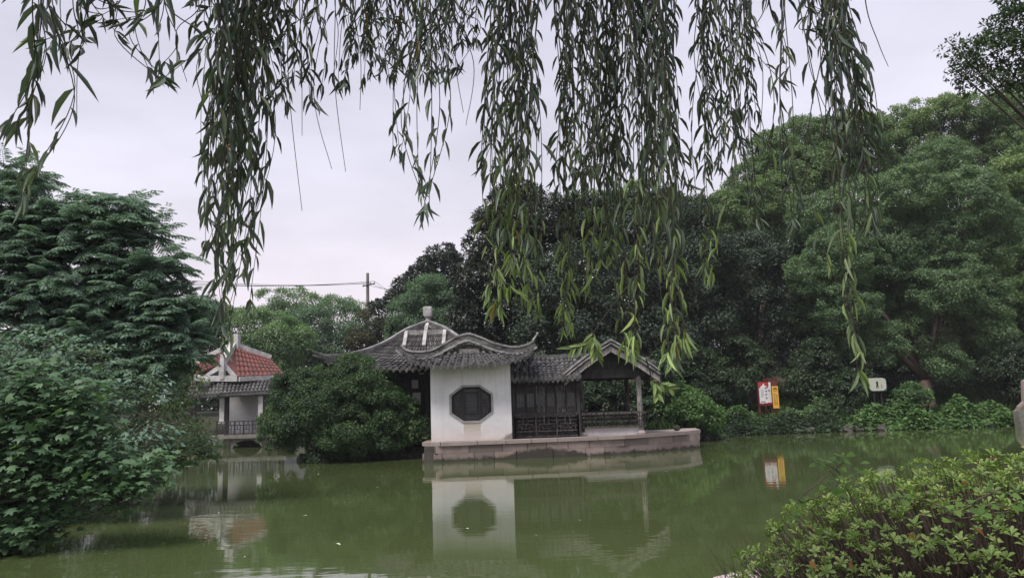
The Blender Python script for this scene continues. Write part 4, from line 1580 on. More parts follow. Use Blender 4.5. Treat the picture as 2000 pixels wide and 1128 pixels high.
# ------------------------------------------------------------------ stone bridge end
def bridge():
    Y = 40.5
    root = thing("stone_bridge", (P(2000, 830, Y)[0], Y, 0), "end of a grey arched stone bridge with curved pinkish balustrade at the water", "bridge")
    q = MB()
    a = P(1995, 842, Y)
    x0 = a[0]
    pts = [(x0, -.4), (x0, .75), (x0 + .6, 1.3), (x0 + 2, 2.1), (x0 + 5, 3.0), (x0 + 9, 3.3), (x0 + 9, 2.7), (x0 + 5, 2.3), (x0 + 3, 1.2), (x0 + 2.4, -.4)]
    q.prism(pts, Y, Y + .5)
    q.build("span", MT["concrete"], root)
    q = MB()
    c = [(x0 + .05, 1.0), (x0 + .35, 1.25), (x0 + .45, 2.3), (x0 + .9, 2.55), (x0 + 2, 3.0), (x0 + 5, 3.9), (x0 + 9, 4.2), (x0 + 9, 3.31), (x0 + 5, 3.01), (x0 + 2, 2.11), (x0 + .6, 1.31), (x0, .77)]
    q.prism(c, Y + .02, Y + .24)
    q.build("balustrade", MT["stone"], root)
    for i in range(4):
        s = MB()
        s.rv = random.random()
        s.box(x0 + .03 + i * .02, x0 + 2.35, Y - .02, Y - .001, -.35 + i * .28, -.35 + i * .28 + .27)
        s.build("stone_course", MT["concrete"], root)


bridge()


# ------------------------------------------------------------------ rocks
def rock_mesh(mb, c, r, seed, sq=(1, 1, .7)):
    rs = np.random.default_rng(seed)
    U_, V_ = 9, 6
    ph = rs.random(6) * 6.28
    vs = []
    for j in range(V_ + 1):
        th = math.pi * j / V_
        for i in range(U_):
            a = 2 * math.pi * i / U_
            d = np.array((math.sin(th) * math.cos(a), math.sin(th) * math.sin(a), math.cos(th)))
            k = 1 + .22 * math.sin(3 * d[0] + ph[0]) * math.cos(2.7 * d[1] + ph[1]) + .16 * math.sin(5 * d[2] + ph[2] + 3 * d[0]) + .05 * rs.normal()
            k = min(k, 1.15)
            vs.append(np.array(c) + d * np.array(sq) * r * k)
    mb.add(vs, [(j * U_ + i, j * U_ + (i + 1) % U_, (j + 1) * U_ + (i + 1) % U_, (j + 1) * U_ + i) for j in range(V_) for i in range(U_)])


def rocks():
    spots = []
    for t in np.concatenate([np.linspace(0, .16, 9), np.linspace(.34, .62, 11), np.linspace(.75, .95, 4)]):                              # the far shore, terrace to bridge
        x = 8.8 + t * 17
        y = 41.0 - max(0, (10.6 - x)) * 1.9
        spots.append((x + random.uniform(-.2, .2), y + random.uniform(-.1, .25), random.uniform(.12, .34), "grey rough rock edging the far bank at the waterline", "rocks along the far bank"))
    for t in np.linspace(0, 1, 16):                              # below the round bush
        x = -8.7 + t * 5.0
        spots.append((x, 31.95 + random.uniform(-.12, .12), random.uniform(.2, .38), "dark rock in the low wall beneath the big round bush", "rocks beneath the round bush"))
    for i, (x, y, r_, lab, grp) in enumerate(spots):
        q = MB()
        rock_mesh(q, (x, y, r_ * .28), r_, 100 + i, (1.15, .9, .8))
        tag(q.build("shore_rock", MT["rock"], None, (x, y, 0)), lab, "rock", grp)
    q = MB()
    c = P(1492, 1122, 6.4)
    rock_mesh(q, (c[0] + .12, 6.7, c[2] - .20), .42, 5, (1.2, .85, .5))
    tag(q.build("boulder", MT["pale_rock"], None, (c[0], 6.6, 0)), "pale pinkish boulder at the water's edge beneath the clipped near hedge", "boulder")
    q = MB()
    c = P(1323, 832, 32.0)
    rock_mesh(q, (c[0], 32.2, .8), .16, 9)
    tag(q.build("loose_stone", MT["moss"], None, (c[0], 32.2, .7)), "small dark stone lying on the end of the terrace", "stone")


rocks()

# ------------------------------------------------------------------ foliage
LM = {}
LM["camphor"] = leafmat("camphor_leaf", (0.0832, 0.1367, 0.0699), (0.1208, 0.1923, 0.0924), (0.1745, 0.2535, 0.1105))
LM["crest"] = leafmat("crest_leaf", (0.0871, 0.1400, 0.0627), (0.1254, 0.1960, 0.0766), (0.1914, 0.2633, 0.0952))
LM["magnolia"] = leafmat("magnolia_leaf", (0.0168, 0.0272, 0.0192), (0.0312, 0.0445, 0.0288), (0.0600, 0.0680, 0.0408), rough=.35, trans=.1)
LM["dark"] = leafmat("dark_leaf", (0.0248, 0.0404, 0.0268), (0.0371, 0.0613, 0.0362), (0.0568, 0.0853, 0.0454), trans=.15)
LM["mid"] = leafmat("mid_leaf", (0.0780, 0.1406, 0.0590), (0.1185, 0.2018, 0.0814), (0.1793, 0.2729, 0.1094))
LM["soft"] = leafmat("soft_leaf", (0.0770, 0.1298, 0.0784), (0.1050, 0.1759, 0.1008), (0.1372, 0.2163, 0.1176))
LM["brownish"] = leafmat("brownish_leaf", (0.050, 0.045, 0.026), (0.070, 0.065, 0.034), (0.085, 0.090, 0.040))
LM["osmanthus"] = leafmat("osmanthus_leaf", (0.0335, 0.0645, 0.0291), (0.0514, 0.0968, 0.0380), (0.0894, 0.1474, 0.0514))
LM["feather"] = leafmat("feathery_leaf", (0.0986, 0.1599, 0.1287), (0.1480, 0.2350, 0.1733), (0.2137, 0.3149, 0.2080), rough=.55)
LM["maple"] = leafmat("maple_leaf", (0.0539, 0.1065, 0.0539), (0.0881, 0.1621, 0.0791), (0.1304, 0.2177, 0.1007), trans=.3)
LM["bamboo"] = leafmat("fine_leaf", (0.0706, 0.1142, 0.0403), (0.1042, 0.1696, 0.0571), (0.1478, 0.2250, 0.0706))
LM["bank"] = leafmat("bank_leaf", (0.055, 0.110, 0.036), (0.092, 0.172, 0.052), (0.140, 0.235, 0.075), trans=.35)
LM["under"] = leafmat("undergrowth_leaf", (0.0253, 0.0441, 0.0233), (0.0408, 0.0681, 0.0330), (0.0603, 0.0951, 0.0428))
LM["grass"] = leafmat("grass_blade", (0.026, 0.050, 0.014), (0.040, 0.078, 0.020), (0.065, 0.115, 0.030))
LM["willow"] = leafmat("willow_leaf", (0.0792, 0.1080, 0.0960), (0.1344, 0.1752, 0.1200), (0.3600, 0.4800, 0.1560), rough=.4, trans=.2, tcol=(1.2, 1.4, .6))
LM["willow_yellow"] = leafmat("yellowed_willow_leaf", (0.20, 0.14, 0.05), (0.26, 0.17, 0.06), (0.30, 0.22, 0.08))
LM["hedge"] = leafmat("hedge_leaf", (0.1313, 0.1969, 0.0560), (0.2048, 0.2924, 0.0818), (0.3255, 0.4049, 0.1421), rough=.45, trans=.25, spec=.3)
LM["vine"] = leafmat("vine_leaf", (0.075, 0.150, 0.030), (0.115, 0.215, 0.040), (0.190, 0.290, 0.060), trans=.4)
LM["rust"] = leafmat("rusty_leaf", (0.20, 0.07, 0.02), (0.28, 0.11, 0.03), (0.30, 0.15, 0.05))


def blobs_px(lst, Y):
    """[(px, py, radius px, depth offset)] -> centres and radii"""
    C, R = [], []
    for q in lst:
        d = Y + (q[3] if len(q) > 3 else 0)
        C.append(P(q[0], q[1], d))
        R.append(q[2] * d / FPX)
    return np.array(C), np.array(R)


def crown_leaves(C, R, per_m2=3.0, clump=0.75, nleaf=60, ll=0.24, lw=0.12, up=0.5, inner=0.2, squash=0.8, droop=0.25, spread=.55, under=-.75, keepk=.8):
    """leaf clumps over the outside of a union of blobs, with looser leaves inside"""
    out_c, out_a, out_n, out_t = [], [], [], []
    for i in range(len(C)):
        area = 4 * math.pi * R[i] ** 2
        nc = max(5, int(area * per_m2 / (clump * clump * 4)))
        d = sphere_dirs(nc)
        d = d[d[:, 2] > under]
        pc = C[i] + d * R[i] * np.array((1, 1, squash)) * rng.uniform(0.80, 1.02, (len(d), 1))
        keep = np.ones(len(pc), bool)
        for j in range(len(C)):
            if j != i:
                keep &= (np.linalg.norm((pc - C[j]) / np.array((1, 1, squash)), axis=1) > R[j] * keepk)
        pc, d = pc[keep], d[keep]
        if len(pc) == 0:
            continue
        cr = clump * rng.uniform(0.55, 1.25, len(pc))
        tone = rng.normal(0, .13, len(pc)) + rng.normal(0, .15)
        nl = np.maximum(8, (nleaf * (cr / clump) ** 2).astype(int))
        
        idx = np.repeat(np.arange(len(pc)), nl)
        dd = unit(sphere_dirs(len(idx)) + d[idx] * 0.7 + np.array((0, 0, .35)))
        rr = cr[idx][:, None] * rng.uniform(0.55, 1.05, (len(idx), 1))
        pos = pc[idx] + dd * rr * np.array((1, 1, .72))
        ax = unit(dd * spread * .6 + sphere_dirs(len(idx)) * .7 + np.array((0, 0, -droop)))
        nm = unit(dd * .9 + np.array((0, 0, up)) + sphere_dirs(len(idx)) * .4)
        out_c.append(pos), out_a.append(ax), out_n.append(nm)
        out_t.append(np.clip(.5 + tone[idx] + rng.normal(0, .2, len(idx)), 0, 1))
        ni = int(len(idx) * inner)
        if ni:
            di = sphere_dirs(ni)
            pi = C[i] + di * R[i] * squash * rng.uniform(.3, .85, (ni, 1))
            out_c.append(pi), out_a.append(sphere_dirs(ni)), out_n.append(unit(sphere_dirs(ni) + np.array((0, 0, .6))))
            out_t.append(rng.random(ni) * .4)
    c = np.concatenate(out_c)
    return c, np.concatenate(out_a), np.concatenate(out_n), ll * rng.uniform(.7, 1.25, len(c)), lw * rng.uniform(.75, 1.2, len(c)), np.concatenate(out_t)


def limbs(mb, base, C, R, r0, fork=.35, n=6):
    """trunk from base that forks towards the blobs"""
    top = np.average(C, axis=0, weights=R ** 2)
    f = np.array((base[0] * .6 + top[0] * .4, base[1] * .6 + top[1] * .4, base[2] + (top[2] - base[2]) * fork))
    mid = (np.array(base) + f) / 2 + np.array((random.uniform(-.1, .1), random.uniform(-.1, .1), 0)) * r0 * 3
    mb.tube([np.array(base) + (0, 0, -.3), np.array(base) + (0, 0, .15), mid, f], [r0 * 1.5, r0 * 1.1, r0 * .85, r0 * .7], 10)
    order = np.argsort(-R)[:14]
    for i in order:
        e_ = C[i]
        m_ = f * .5 + e_ * .5 + np.array((random.uniform(-.3, .3), random.uniform(-.3, .3), random.uniform(0, .4))) * R[i] * .4
        mb.tube([f, m_, e_, e_ + (e_ - m_) * .12], [r0 * .5, r0 * .3, r0 * .14, r0 * .04], n)


def tree(name, label, cat, blobs, Y, base_px, leaf, group=None, trunk_r=.2, bark="bark", tpl="diamond", base=None, trunk_name="trunk", crown_name="crown", fork=.35, jit=0.0, rs=1.0, **kw):
    if jit:
        blobs = [(q[0], q[1], q[2] * rs * random.uniform(.85, 1.1), (q[3] if len(q) > 3 else 0) + random.uniform(-jit, jit)) for q in blobs]
    C, R = blobs_px(blobs, Y)
    if base is None:
        bx = P(base_px[0], base_px[1], Y)[0]
        base = (bx, Y, float(ground_z(bx, Y)))
    root = thing(name, base, label, cat, group)
    mb = MB()
    limbs(mb, base, C, R, trunk_r, fork)
    mb.build(trunk_name, MT[bark], root, smooth=True)
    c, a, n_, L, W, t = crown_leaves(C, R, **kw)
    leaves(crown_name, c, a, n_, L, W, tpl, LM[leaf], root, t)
    return root


FAR = "trees behind the pond"
# camphor with cloud-like lobes, dominating the right bank
tree("camphor_tree", "large camphor tree with billowing rounded foliage lobes and a pale trunk, behind the cream sign", "tree",
     [(1835, 335, 70, 1), (1780, 375, 62, 0), (1890, 395, 70, 0), (1690, 420, 75, 1), (1600, 430, 62, 1.5), (1945, 440, 62, 1), (1585, 540, 52, .3), (1640, 500, 70, 0), (1730, 500, 80, .5), (1830, 470, 80, 0), (1900, 500, 60, -.5),
      (1590, 610, 48, 0), (1650, 600, 66, -.6), (1760, 590, 70, 0), (1840, 560, 66, -.8), (1910, 590, 55, -.5), (1800, 650, 58, -.8), (1720, 670, 50, .2), (1890, 660, 52, -.3), (1640, 670, 40, .5), (1850, 710, 40, -.6), (1930, 640, 40, 0)],
     46, (1812, 790), "camphor", FAR, trunk_r=.45, bark="pale_bark", clump=.50, nleaf=150, ll=.145, lw=.075, per_m2=3.4, inner=.22, fork=.2, under=-.85, keepk=.86, up=.1, jit=1.9, rs=.93, squash=1.0)
# crest of trees behind it
crest = [("broad round tree crown on the crest, behind the lowest willow strand at the sky gap", [(1470, 360, 50), (1510, 300, 48), (1560, 275, 45), (1430, 420, 50), (1500, 390, 60), (1565, 350, 60), (1480, 470, 60)], 58),
         ("crest tree with level top, behind the longest hanging willow strand", [(1620, 268, 38), (1660, 258, 40), (1700, 262, 36), (1640, 320, 55), (1700, 330, 50), (1600, 330, 45)], 60),
         ("tall crest tree rising just above the camphor's crown", [(1745, 248, 42), (1800, 232, 42), (1850, 222, 36), (1780, 300, 55), (1850, 290, 50)], 61),
         ("highest bright topped crest tree beside the overhanging dark branch", [(1900, 222, 42), (1950, 218, 40), (1990, 212, 45), (1920, 290, 50), (1980, 290, 55), (2030, 250, 60)], 60),
         ("bright topped tree below the crest, at the water bridge side of the camphor", [(1970, 350, 50), (2010, 420, 60), (1990, 500, 50), (2030, 330, 60), (1985, 590, 50), (2020, 660, 60)], 52)]
for i, (lab, bl, Y) in enumerate(crest):
    tree("crest_tree", lab, "tree", bl, Y, (bl[0][0] + 20, 780), "crest", FAR, trunk_r=.35, clump=.62, nleaf=150, ll=.18, lw=.095, inner=.2, per_m2=3.5, fork=.5, under=-.85, keepk=.86, up=.1, jit=2.0, rs=.92, squash=1.0)
# dark trees filling the middle
dark = [("dark dense tree between the camphor and the magnolia, reaching the skyline", [(1440, 520, 70), (1400, 600, 60), (1480, 600, 70), (1430, 690, 60), (1510, 680, 60), (1530, 590, 50), (1500, 500, 50)], 49, "dark", 1470),
        ("dark tree with yellowish tops behind the kiosk roof", [(1200, 440, 60), (1270, 420, 60), (1330, 440, 55), (1370, 500, 60), (1230, 530, 75), (1320, 560, 75), (1200, 620, 60), (1290, 650, 70), (1370, 620, 55)], 45, "dark", 1290),
        ("bright leafy tree top showing between willow strands above the kiosk", [(1180, 412, 40), (1250, 400, 45), (1310, 412, 40)], 56, "mid", 1240),
        ("very dark tree behind the camphor's trunk", [(1590, 700, 60), (1670, 740, 60), (1760, 740, 55), (1900, 740, 60), (1970, 720, 60), (1700, 620, 70), (1850, 620, 70), (1950, 560, 60)], 54, "dark", 1700),
        ("dark tree standing close behind the gallery roof", [(1080, 560, 55), (1120, 620, 55), (1070, 650, 50), (1140, 520, 50), (1150, 680, 45)], 40, "dark", 1110)]
for lab, bl, Y, lm, bx in dark:
    tree("broadleaf_tree", lab, "tree", bl, Y, (bx, 760), lm, FAR, trunk_r=.3, clump=.85, nleaf=190, ll=.19, lw=.095, inner=.1)
# glossy magnolias
tree("magnolia_tree", "tall dark magnolia with a ragged glossy crown standing behind the hall's peak", "tree",
     [(1010, 385, 38), (985, 425, 48), (1040, 440, 55), (960, 480, 42), (1000, 520, 75), (950, 560, 55), (1060, 540, 60), (935, 625, 50), (1010, 620, 70), (960, 680, 40), (1050, 650, 50)],
     43, (1000, 780), "magnolia", FAR, trunk_r=.3, clump=.55, nleaf=90, ll=.24, lw=.11, per_m2=3.0, inner=.25, spread=.8)
tree("magnolia_tree", "dark magnolia with sparse knobbly outline beyond the hall's hip ridge, near the utility pole", "tree",
     [(865, 500, 26), (895, 520, 28), (830, 525, 24), (870, 550, 40), (800, 560, 26), (780, 590, 26), (830, 590, 38), (750, 600, 18), (895, 580, 38), (760, 640, 28)],
     60, (840, 760), "magnolia", FAR, trunk_r=.25, clump=.5, nleaf=80, ll=.24, lw=.12, per_m2=2.6, inner=.2, spread=.8)
tree("magnolia_tree", "dark magnolia top peeping between the two thick willow curtains", "tree",
     [(1110, 400, 30), (1145, 420, 34), (1090, 440, 34), (1130, 470, 45)], 46, (1120, 760), "magnolia", FAR, trunk_r=.25, clump=.5, nleaf=80, ll=.24, lw=.12, per_m2=2.6, inner=.2, spread=.8)
# paler rounded trees behind the hall roof and beyond the red roof
tree("soft_green_tree", "soft pale green rounded tree behind the hall's roof finial", "tree",
     [(840, 575, 38), (805, 610, 38), (875, 610, 40), (840, 640, 45), (895, 650, 38), (790, 650, 34)], 58, (845, 780), "soft", FAR, trunk_r=.2, clump=.75, nleaf=170, ll=.18, lw=.07, per_m2=3.5, inner=.25)
back = [("sparse leafed tree with lacy crown breaking the skyline beside the utility pole wires", [(540, 592, 34), (580, 585, 30), (610, 600, 26), (515, 612, 22), (560, 620, 36)], 90, "mid", 560, .8),
        ("dense mid green tree behind the red tiled roof", [(430, 640, 42), (480, 640, 42), (520, 650, 45), (560, 670, 45), (470, 690, 40), (540, 710, 40), (400, 670, 40)], 66, "mid", 480, 1),
        ("broad soft green tree between the red roof and the hall", [(600, 640, 42), (650, 625, 45), (690, 640, 40), (620, 690, 50), (680, 690, 45), (590, 700, 40)], 70, "soft", 640, 1),
        ("bright leafed tree catching light below the utility pole", [(665, 605, 30), (700, 612, 26), (640, 602, 22)], 92, "crest", 670, .7),
        ("brownish leafed small tree at the foot of the utility pole", [(725, 640, 32), (755, 660, 30), (720, 675, 28), (745, 690, 28)], 68, "brownish", 735, 1),
        ("far dark green tree behind the feathery tree and red roof", [(330, 600, 50), (280, 620, 60), (230, 600, 60), (180, 640, 70), (300, 700, 70), (220, 720, 70), (380, 640, 40), (340, 660, 40), (420, 610, 18), (395, 625, 25), (350, 720, 40)], 64, "dark", 380, 1)]
for lab, bl, Y, lm, bx, dens in back:
    tree("background_tree", lab, "tree", bl, Y, (bx, 770), lm, FAR, trunk_r=.22, clump=.95, nleaf=int(210 * dens), ll=.22, lw=.11, per_m2=3.0 * dens, inner=.1 * dens)

# far tree line closing the view behind them
C, R = [], []
for x in np.arange(-60, 90, 3.2):
    C.append((x, 84 + rng.uniform(-4, 4), 5 + rng.uniform(-1, 1.5) + (5.0 if x > 6 else -1)))
    R.append(rng.uniform(3.2, 4.6))
    if x > 2:
        C.append((x, 80 + rng.uniform(-4, 4), 4.5 + rng.uniform(-1, 1)))
        R.append(4.2)
    if x > 8:
        C.append((x, 86 + rng.uniform(-3, 3), 15.5 + rng.uniform(-1, 1)))
        R.append(4.6)
        if x > 18:
            C.append((x, 88 + rng.uniform(-3, 3), 20 + rng.uniform(-1, 1)))
            R.append(4.2)
c, a, n_, L, W, t = crown_leaves(np.array(C), np.array(R), per_m2=2.2, clump=1.3, nleaf=44, ll=.6, lw=.35, inner=.3)
o = leaves("distant_wood", c, a, n_, L, W, "diamond", LM["dark"], None, t)
o["label"], o["category"], o["kind"] = "dark far-off wood closing the view behind the pond trees", "wood", "stuff"

# the big round bush in front of the hall and its neighbours
tree("round_bush", "big round dark green bush overhanging the water in front of the hall", "bush",
     [(690, 760, 62, 0), (640, 790, 62, -.3), (735, 795, 56, 0), (580, 770, 48, .3), (600, 830, 52, 0), (680, 840, 56, -.6), (560, 825, 40, .2), (750, 845, 42, -.2), (690, 735, 44, .1), (640, 745, 40, .2), (775, 800, 40, .2), (795, 835, 34, .3), (730, 750, 40, .2), (545, 855, 30, .2), (610, 760, 44, .2), (640, 870, 34, -.3), (720, 870, 30, -.3)],
     31.0, (680, 880), "osmanthus", None, trunk_r=.12, base=(P(690, 870, 32.4)[0], 32.5, .5), crown_name="foliage", trunk_name="stem", clump=.40, nleaf=260, ll=.095, lw=.048, per_m2=3.6, inner=.12, fork=.2)
tree("sapling", "light green leafy sapling leaning beside the white wall's base", "plant",
     [(800, 825, 18), (790, 850, 18), (815, 850, 15), (805, 800, 10)], 30.9, (800, 880), "mid", None, trunk_r=.03, base=(P(800, 870, 31.9)[0], 32.4, .4), crown_name="foliage", trunk_name="stem", clump=.25, nleaf=40, ll=.13, lw=.07, inner=.2)
shr = [("spreading green shrub tumbling over the bank beside the terrace end", [(1300, 800, 38), (1345, 800, 38), (1290, 830, 26), (1375, 815, 28), (1320, 770, 26)], 36.5, "bank", 1320, .4),
       ("dark rounded shrub behind the poster board", [(1430, 735, 46), (1390, 760, 40), (1470, 720, 36), (1440, 690, 34)], 44, "under", 1430, .5),
       ("mid green layered shrub between the poster board and the cream sign", [(1590, 715, 38), (1560, 745, 34), (1625, 745, 36), (1600, 690, 26)], 44.5, "under", 1595, .5),
       ("low dark shrub hugging the ground just before the cream sign", [(1655, 760, 32), (1640, 785, 28), (1680, 745, 24)], 43, "under", 1655, .4),
       ("thin slanting shrub close to the stone bridge", [(1960, 720, 34), (1990, 700, 36), (1975, 750, 30), (2010, 740, 40)], 43.5, "under", 1980, .5),
       ("weedy bush at the foot of the camphor trunk", [(1780, 765, 16), (1760, 772, 12), (1800, 775, 14)], 42.6, "mid", 1780, .3),
       ("dark shrub beside the kiosk's pale post", [(1275, 760, 28), (1262, 800, 22), (1290, 730, 22)], 36, "under", 1275, .35),
       ("dim green shrub seen through the kiosk's opening", [(1150, 775, 30), (1190, 765, 32), (1225, 775, 30), (1170, 800, 26), (1210, 800, 26)], 39, "under", 1190, .35),
       ("tall climbing shrub behind the terrace end, beside the kiosk eave", [(1330, 720, 26), (1310, 745, 26), (1300, 700, 18), (1362, 705, 28), (1350, 740, 26)], 39, "under", 1320, .4)]
for lab, bl, Y, lm, bx, cl in shr:
    tree("shrub", lab, "shrub", bl, Y, (bx, 800), lm, "shrubs on the far bank", trunk_r=.06, crown_name="foliage", trunk_name="stem", clump=cl, nleaf=90, ll=.17, lw=.09, per_m2=3.2, inner=.35, fork=.2)


def cover(name, label, pts, n, leaf, ll, lw, h0, h1, tpl="ovate", kind=True, up=1.0):
    """ground cover: many leaves over a strip of bank; pts = (x, y, half width, height)"""
    pts = np.array(pts, float)
    seg = rng.integers(0, len(pts) - 1, n)
    f = rng.random((n, 1))
    q = pts[seg] * (1 - f) + pts[seg + 1] * f
    an, rr = rng.random(n) * 6.283, np.sqrt(rng.random(n))
    x, y = q[:, 0] + np.cos(an) * rr * q[:, 2], q[:, 1] + np.sin(an) * rr * q[:, 2] * .7
    lump = .5 + .5 * np.sin(x * 2.1 + 1.7 * np.sin(y * 1.9)) * np.cos(y * 1.7 + x * .6)
    hh = q[:, 3] * (1 - rr ** 3) * (.12 + 1.05 * lump ** 1.3)
    z = np.maximum(ground_z(x, y), 0.06) + hh * rng.uniform(h0, h1, n)
    c = np.stack([x, y, z], 1)
    a = unit(rng.normal(size=(n, 3)) * np.array((1, 1, .35)) + np.array((0, -.5, -.15)))
    nn = unit(rng.normal(size=(n, 3)) * .45 + np.array((0, -.35, up)))
    o = leaves(name, c, a, nn, ll * rng.uniform(.6, 1.3, n), lw * rng.uniform(.7, 1.2, n), tpl, LM[leaf])
    o["label"], o["category"], o["kind"] = label, name.replace("_", " "), "stuff"


cover("creeping_vines", "broad leafed creeper spilling over the far bank beneath the cream sign", [(17.6, 41.6, .8, .9), (20, 41.5, 1.2, 1.3), (22.6, 41.5, 1.4, 1.45), (24.6, 41.6, 1.2, 1.4), (26.2, 41.8, .9, 1.1)], 9000, "bank", .20, .17, .55, 1.0)
cover("bank_weeds", "tangled weeds on the far bank beneath the poster board", [(8.5, 37.5, 1.1, 1.1), (10.6, 41.1, 1.1, 1.1), (13, 41.4, 1.2, .9), (15.5, 41.5, 1.2, .8), (18, 41.6, 1.0, .7)], 15000, "under", .16, .10, .3, 1.0)
cover("bank_herbs", "light green low herbs growing along the top of the far bank", [(9.2, 39.5, .9, 1.2), (11, 42.2, 1.0, 1.0), (13.4, 41.7, .5, .55), (14.8, 42.0, .6, .8)], 5000, "bank", .15, .10, .6, 1.05)
for lab, pts, cnt in (("pale green weeds with upright stems along the foot of the signs", [(12.2, 41.8, .5, .9), (14.6, 42.0, .7, 1.2), (16.6, 42.1, .7, 1.3)], 2600), ("pale green weeds around the cream sign's posts", [(17.2, 42.2, .6, 1.0), (19, 42.3, .7, 1.1), (21, 42.4, .7, 1.0)], 2600)):
    cover("tall_weeds", lab, pts, cnt, "mid", .17, .06, .2, 1.1, up=.5)
# grass under the trees
n_ = 26000
x, y = rng.uniform(-2, 31, n_), rng.uniform(33.5, 56, n_)
k_ = pond_sd(x, y) > .5
x, y = x[k_], y[k_]
c = np.stack([x, y, ground_z(x, y)], 1)
a = unit(rng.normal(size=c.shape) * .35 + np.array((0, 0, 1.0)))
o = leaves("grass", c, a, unit(rng.normal(size=c.shape) + np.array((0, -.6, 0))), rng.uniform(.25, .65, len(c)), .06, "willow", LM["grass"])
o["label"], o["category"], o["kind"] = "tall shaded grass under the trees of the far bank", "grass", "stuff"


# ------------------------------------------------------------------ trees overhanging the near side of the pond
def feathery_tree(label, blobs, Y, base, n_per, tw=1.0, seed=1, lf="feather"):
    """layers of drooping compound leaves"""
    C, R = blobs_px(blobs, Y)
    root = thing("feathery_tree", base, label, "tree", "trees overhanging the pond")
    mb = MB()
    limbs(mb, base, C, R, .11, .3)
    cs, ax, nm, ln, tn = [], [], [], [], []
    for i in range(len(C)):
        ns = int(n_per * R[i] ** 2)
        for _ in range(ns):
            d = sphere_dirs(1)[0]
            d[2] = d[2] * .8 + .1
            st = C[i] + d * R[i] * rng.uniform(.35, .85) * np.array((1, 1, .85))
            h = np.array((d[0], d[1], 0)) + rng.normal(size=3) * .35
            h[2] = rng.uniform(-.7, .55)
            h = unit(h)
            L = rng.uniform(.5, .95) * tw
            tone = rng.normal(.5, .15)
            mb.tube([st, st + h * L * .5 + (0, 0, .02), st + h * L + (0, 0, -.10 * L)], [.008, .006, .003], 3, cap=False)
            side = unit(np.cross(h, (0, 0, 1)))
            for k in range(9):
                t = .12 + .88 * k / 8
                p = st + h * L * t + np.array((0, 0, .04 * t - .14 * t * t)) * L
                for s in ((-1, 1) if k < 8 else (0,)):
                    ld = unit(h * (.55 if s else 1) + side * s * .85 + np.array((0, 0, rng.uniform(-.35, 0))))
                    rl = rng.uniform(.16, .26) * tw * (1.1 - .45 * abs(t - .45))
                    m_ = 5
                    sd = unit(np.cross(ld, (0, 0, 1)))
                    for q in range(m_):
                        tt = (q + .6) / m_
                        pp = p + ld * rl * tt + np.array((0, 0, -.22 * tt * tt * rl))
                        for s2 in (-1, 1):
                            cs.append(pp)
                            ax.append(ld * .6 + sd * s2 * .8 + np.array((0, 0, -.4)))
                            tn.append(tone + rng.normal(0, .12))
    cs, ax, tn = np.array(cs), np.array(ax), np.clip(np.array(tn), 0, 1)
    mb.build("trunk", MT["bark"], root)
    leaves("crown", cs, ax, unit(rng.normal(size=cs.shape) * .8 + np.array((0, -.35, .9))), .125 * tw * rng.uniform(.75, 1.2, len(cs)), .034 * tw, "diamond", LM[lf], root, tn)


feathery_tree("tall tree with feathery layered dark leaves rising over the pond's near shore",
              [(205, 405, 42), (160, 440, 50), (225, 450, 42), (110, 470, 60), (190, 500, 62), (60, 440, 60), (20, 400, 60), (40, 500, 80), (280, 525, 42), (250, 570, 55), (130, 570, 85), (310, 585, 36), (335, 625, 38), (285, 640, 55), (200, 650, 70), (40, 600, 90), (90, 680, 90), (345, 690, 36), (300, 715, 50), (200, 730, 60), (60, 350, 40), (10, 330, 40), (110, 410, 45), (0, 470, 70), (340, 590, 34), (310, 650, 44), (240, 560, 50), (170, 610, 60), (60, 560, 70), (360, 660, 30), (250, 690, 50), (130, 650, 70), (238, 402, 44), (262, 445, 44), (312, 515, 46), (352, 588, 40), (368, 650, 30), (300, 460, 26)],
              17, (-11.2, 19.0, float(ground_z(-11.2, 19.0))), 135, .74)


def leafy_tree(name, label, blobs, Y, base, tpl, ll, lw, leaf, n_per, layer=.16, bark="bark", rt=.1, grp="trees overhanging the pond", droop=.25):
    """broad leaves held in tilted layers round the ends of thin twigs"""
    C, R = blobs_px(blobs, Y)
    root = thing(name, base, label, "tree", grp)
    mb = MB()
    limbs(mb, base, C, R, rt, .25)
    cs, ax, nm, tn = [], [], [], []
    for i in range(len(C)):
        ns = int(n_per * R[i] ** 2)
        d = sphere_dirs(ns)
        st = C[i] + d * R[i] * rng.uniform(.4, 1.0, (ns, 1)) * np.array((1, 1, .85))
        for j in range(ns):
            h = unit(np.array((d[j][0], d[j][1] - .25, .05)) + rng.normal(size=3) * np.array((.4, .4, .12)))
            mb.tube([st[j] - h * .35 + (0, 0, -.1), st[j]], [.008, .004], 3, cap=False)
            tone = rng.normal(.5, .15)
            for q in range(7):
                p = st[j] + rng.normal(size=3) * np.array((.17, .17, .045)) * (ll / .16)
                cs.append(p)
                ax.append(unit(h + rng.normal(size=3) * np.array((.6, .6, .1))) + np.array((0, 0, -droop)))
                nm.append(np.array((0, -.30, 1.0)) + rng.normal(size=3) * .36)
                tn.append(tone + rng.normal(0, .15))
    cs = np.array(cs)
    mb.build("trunk", MT[bark], root)
    leaves("crown", cs, np.array(ax), unit(np.array(nm)), (sz := ll * rng.uniform(.42, 1.15, len(cs))), sz * (lw / ll) * rng.uniform(.8, 1.1, len(cs)), tpl, LM[leaf], root, np.clip(np.array(tn), 0, 1))


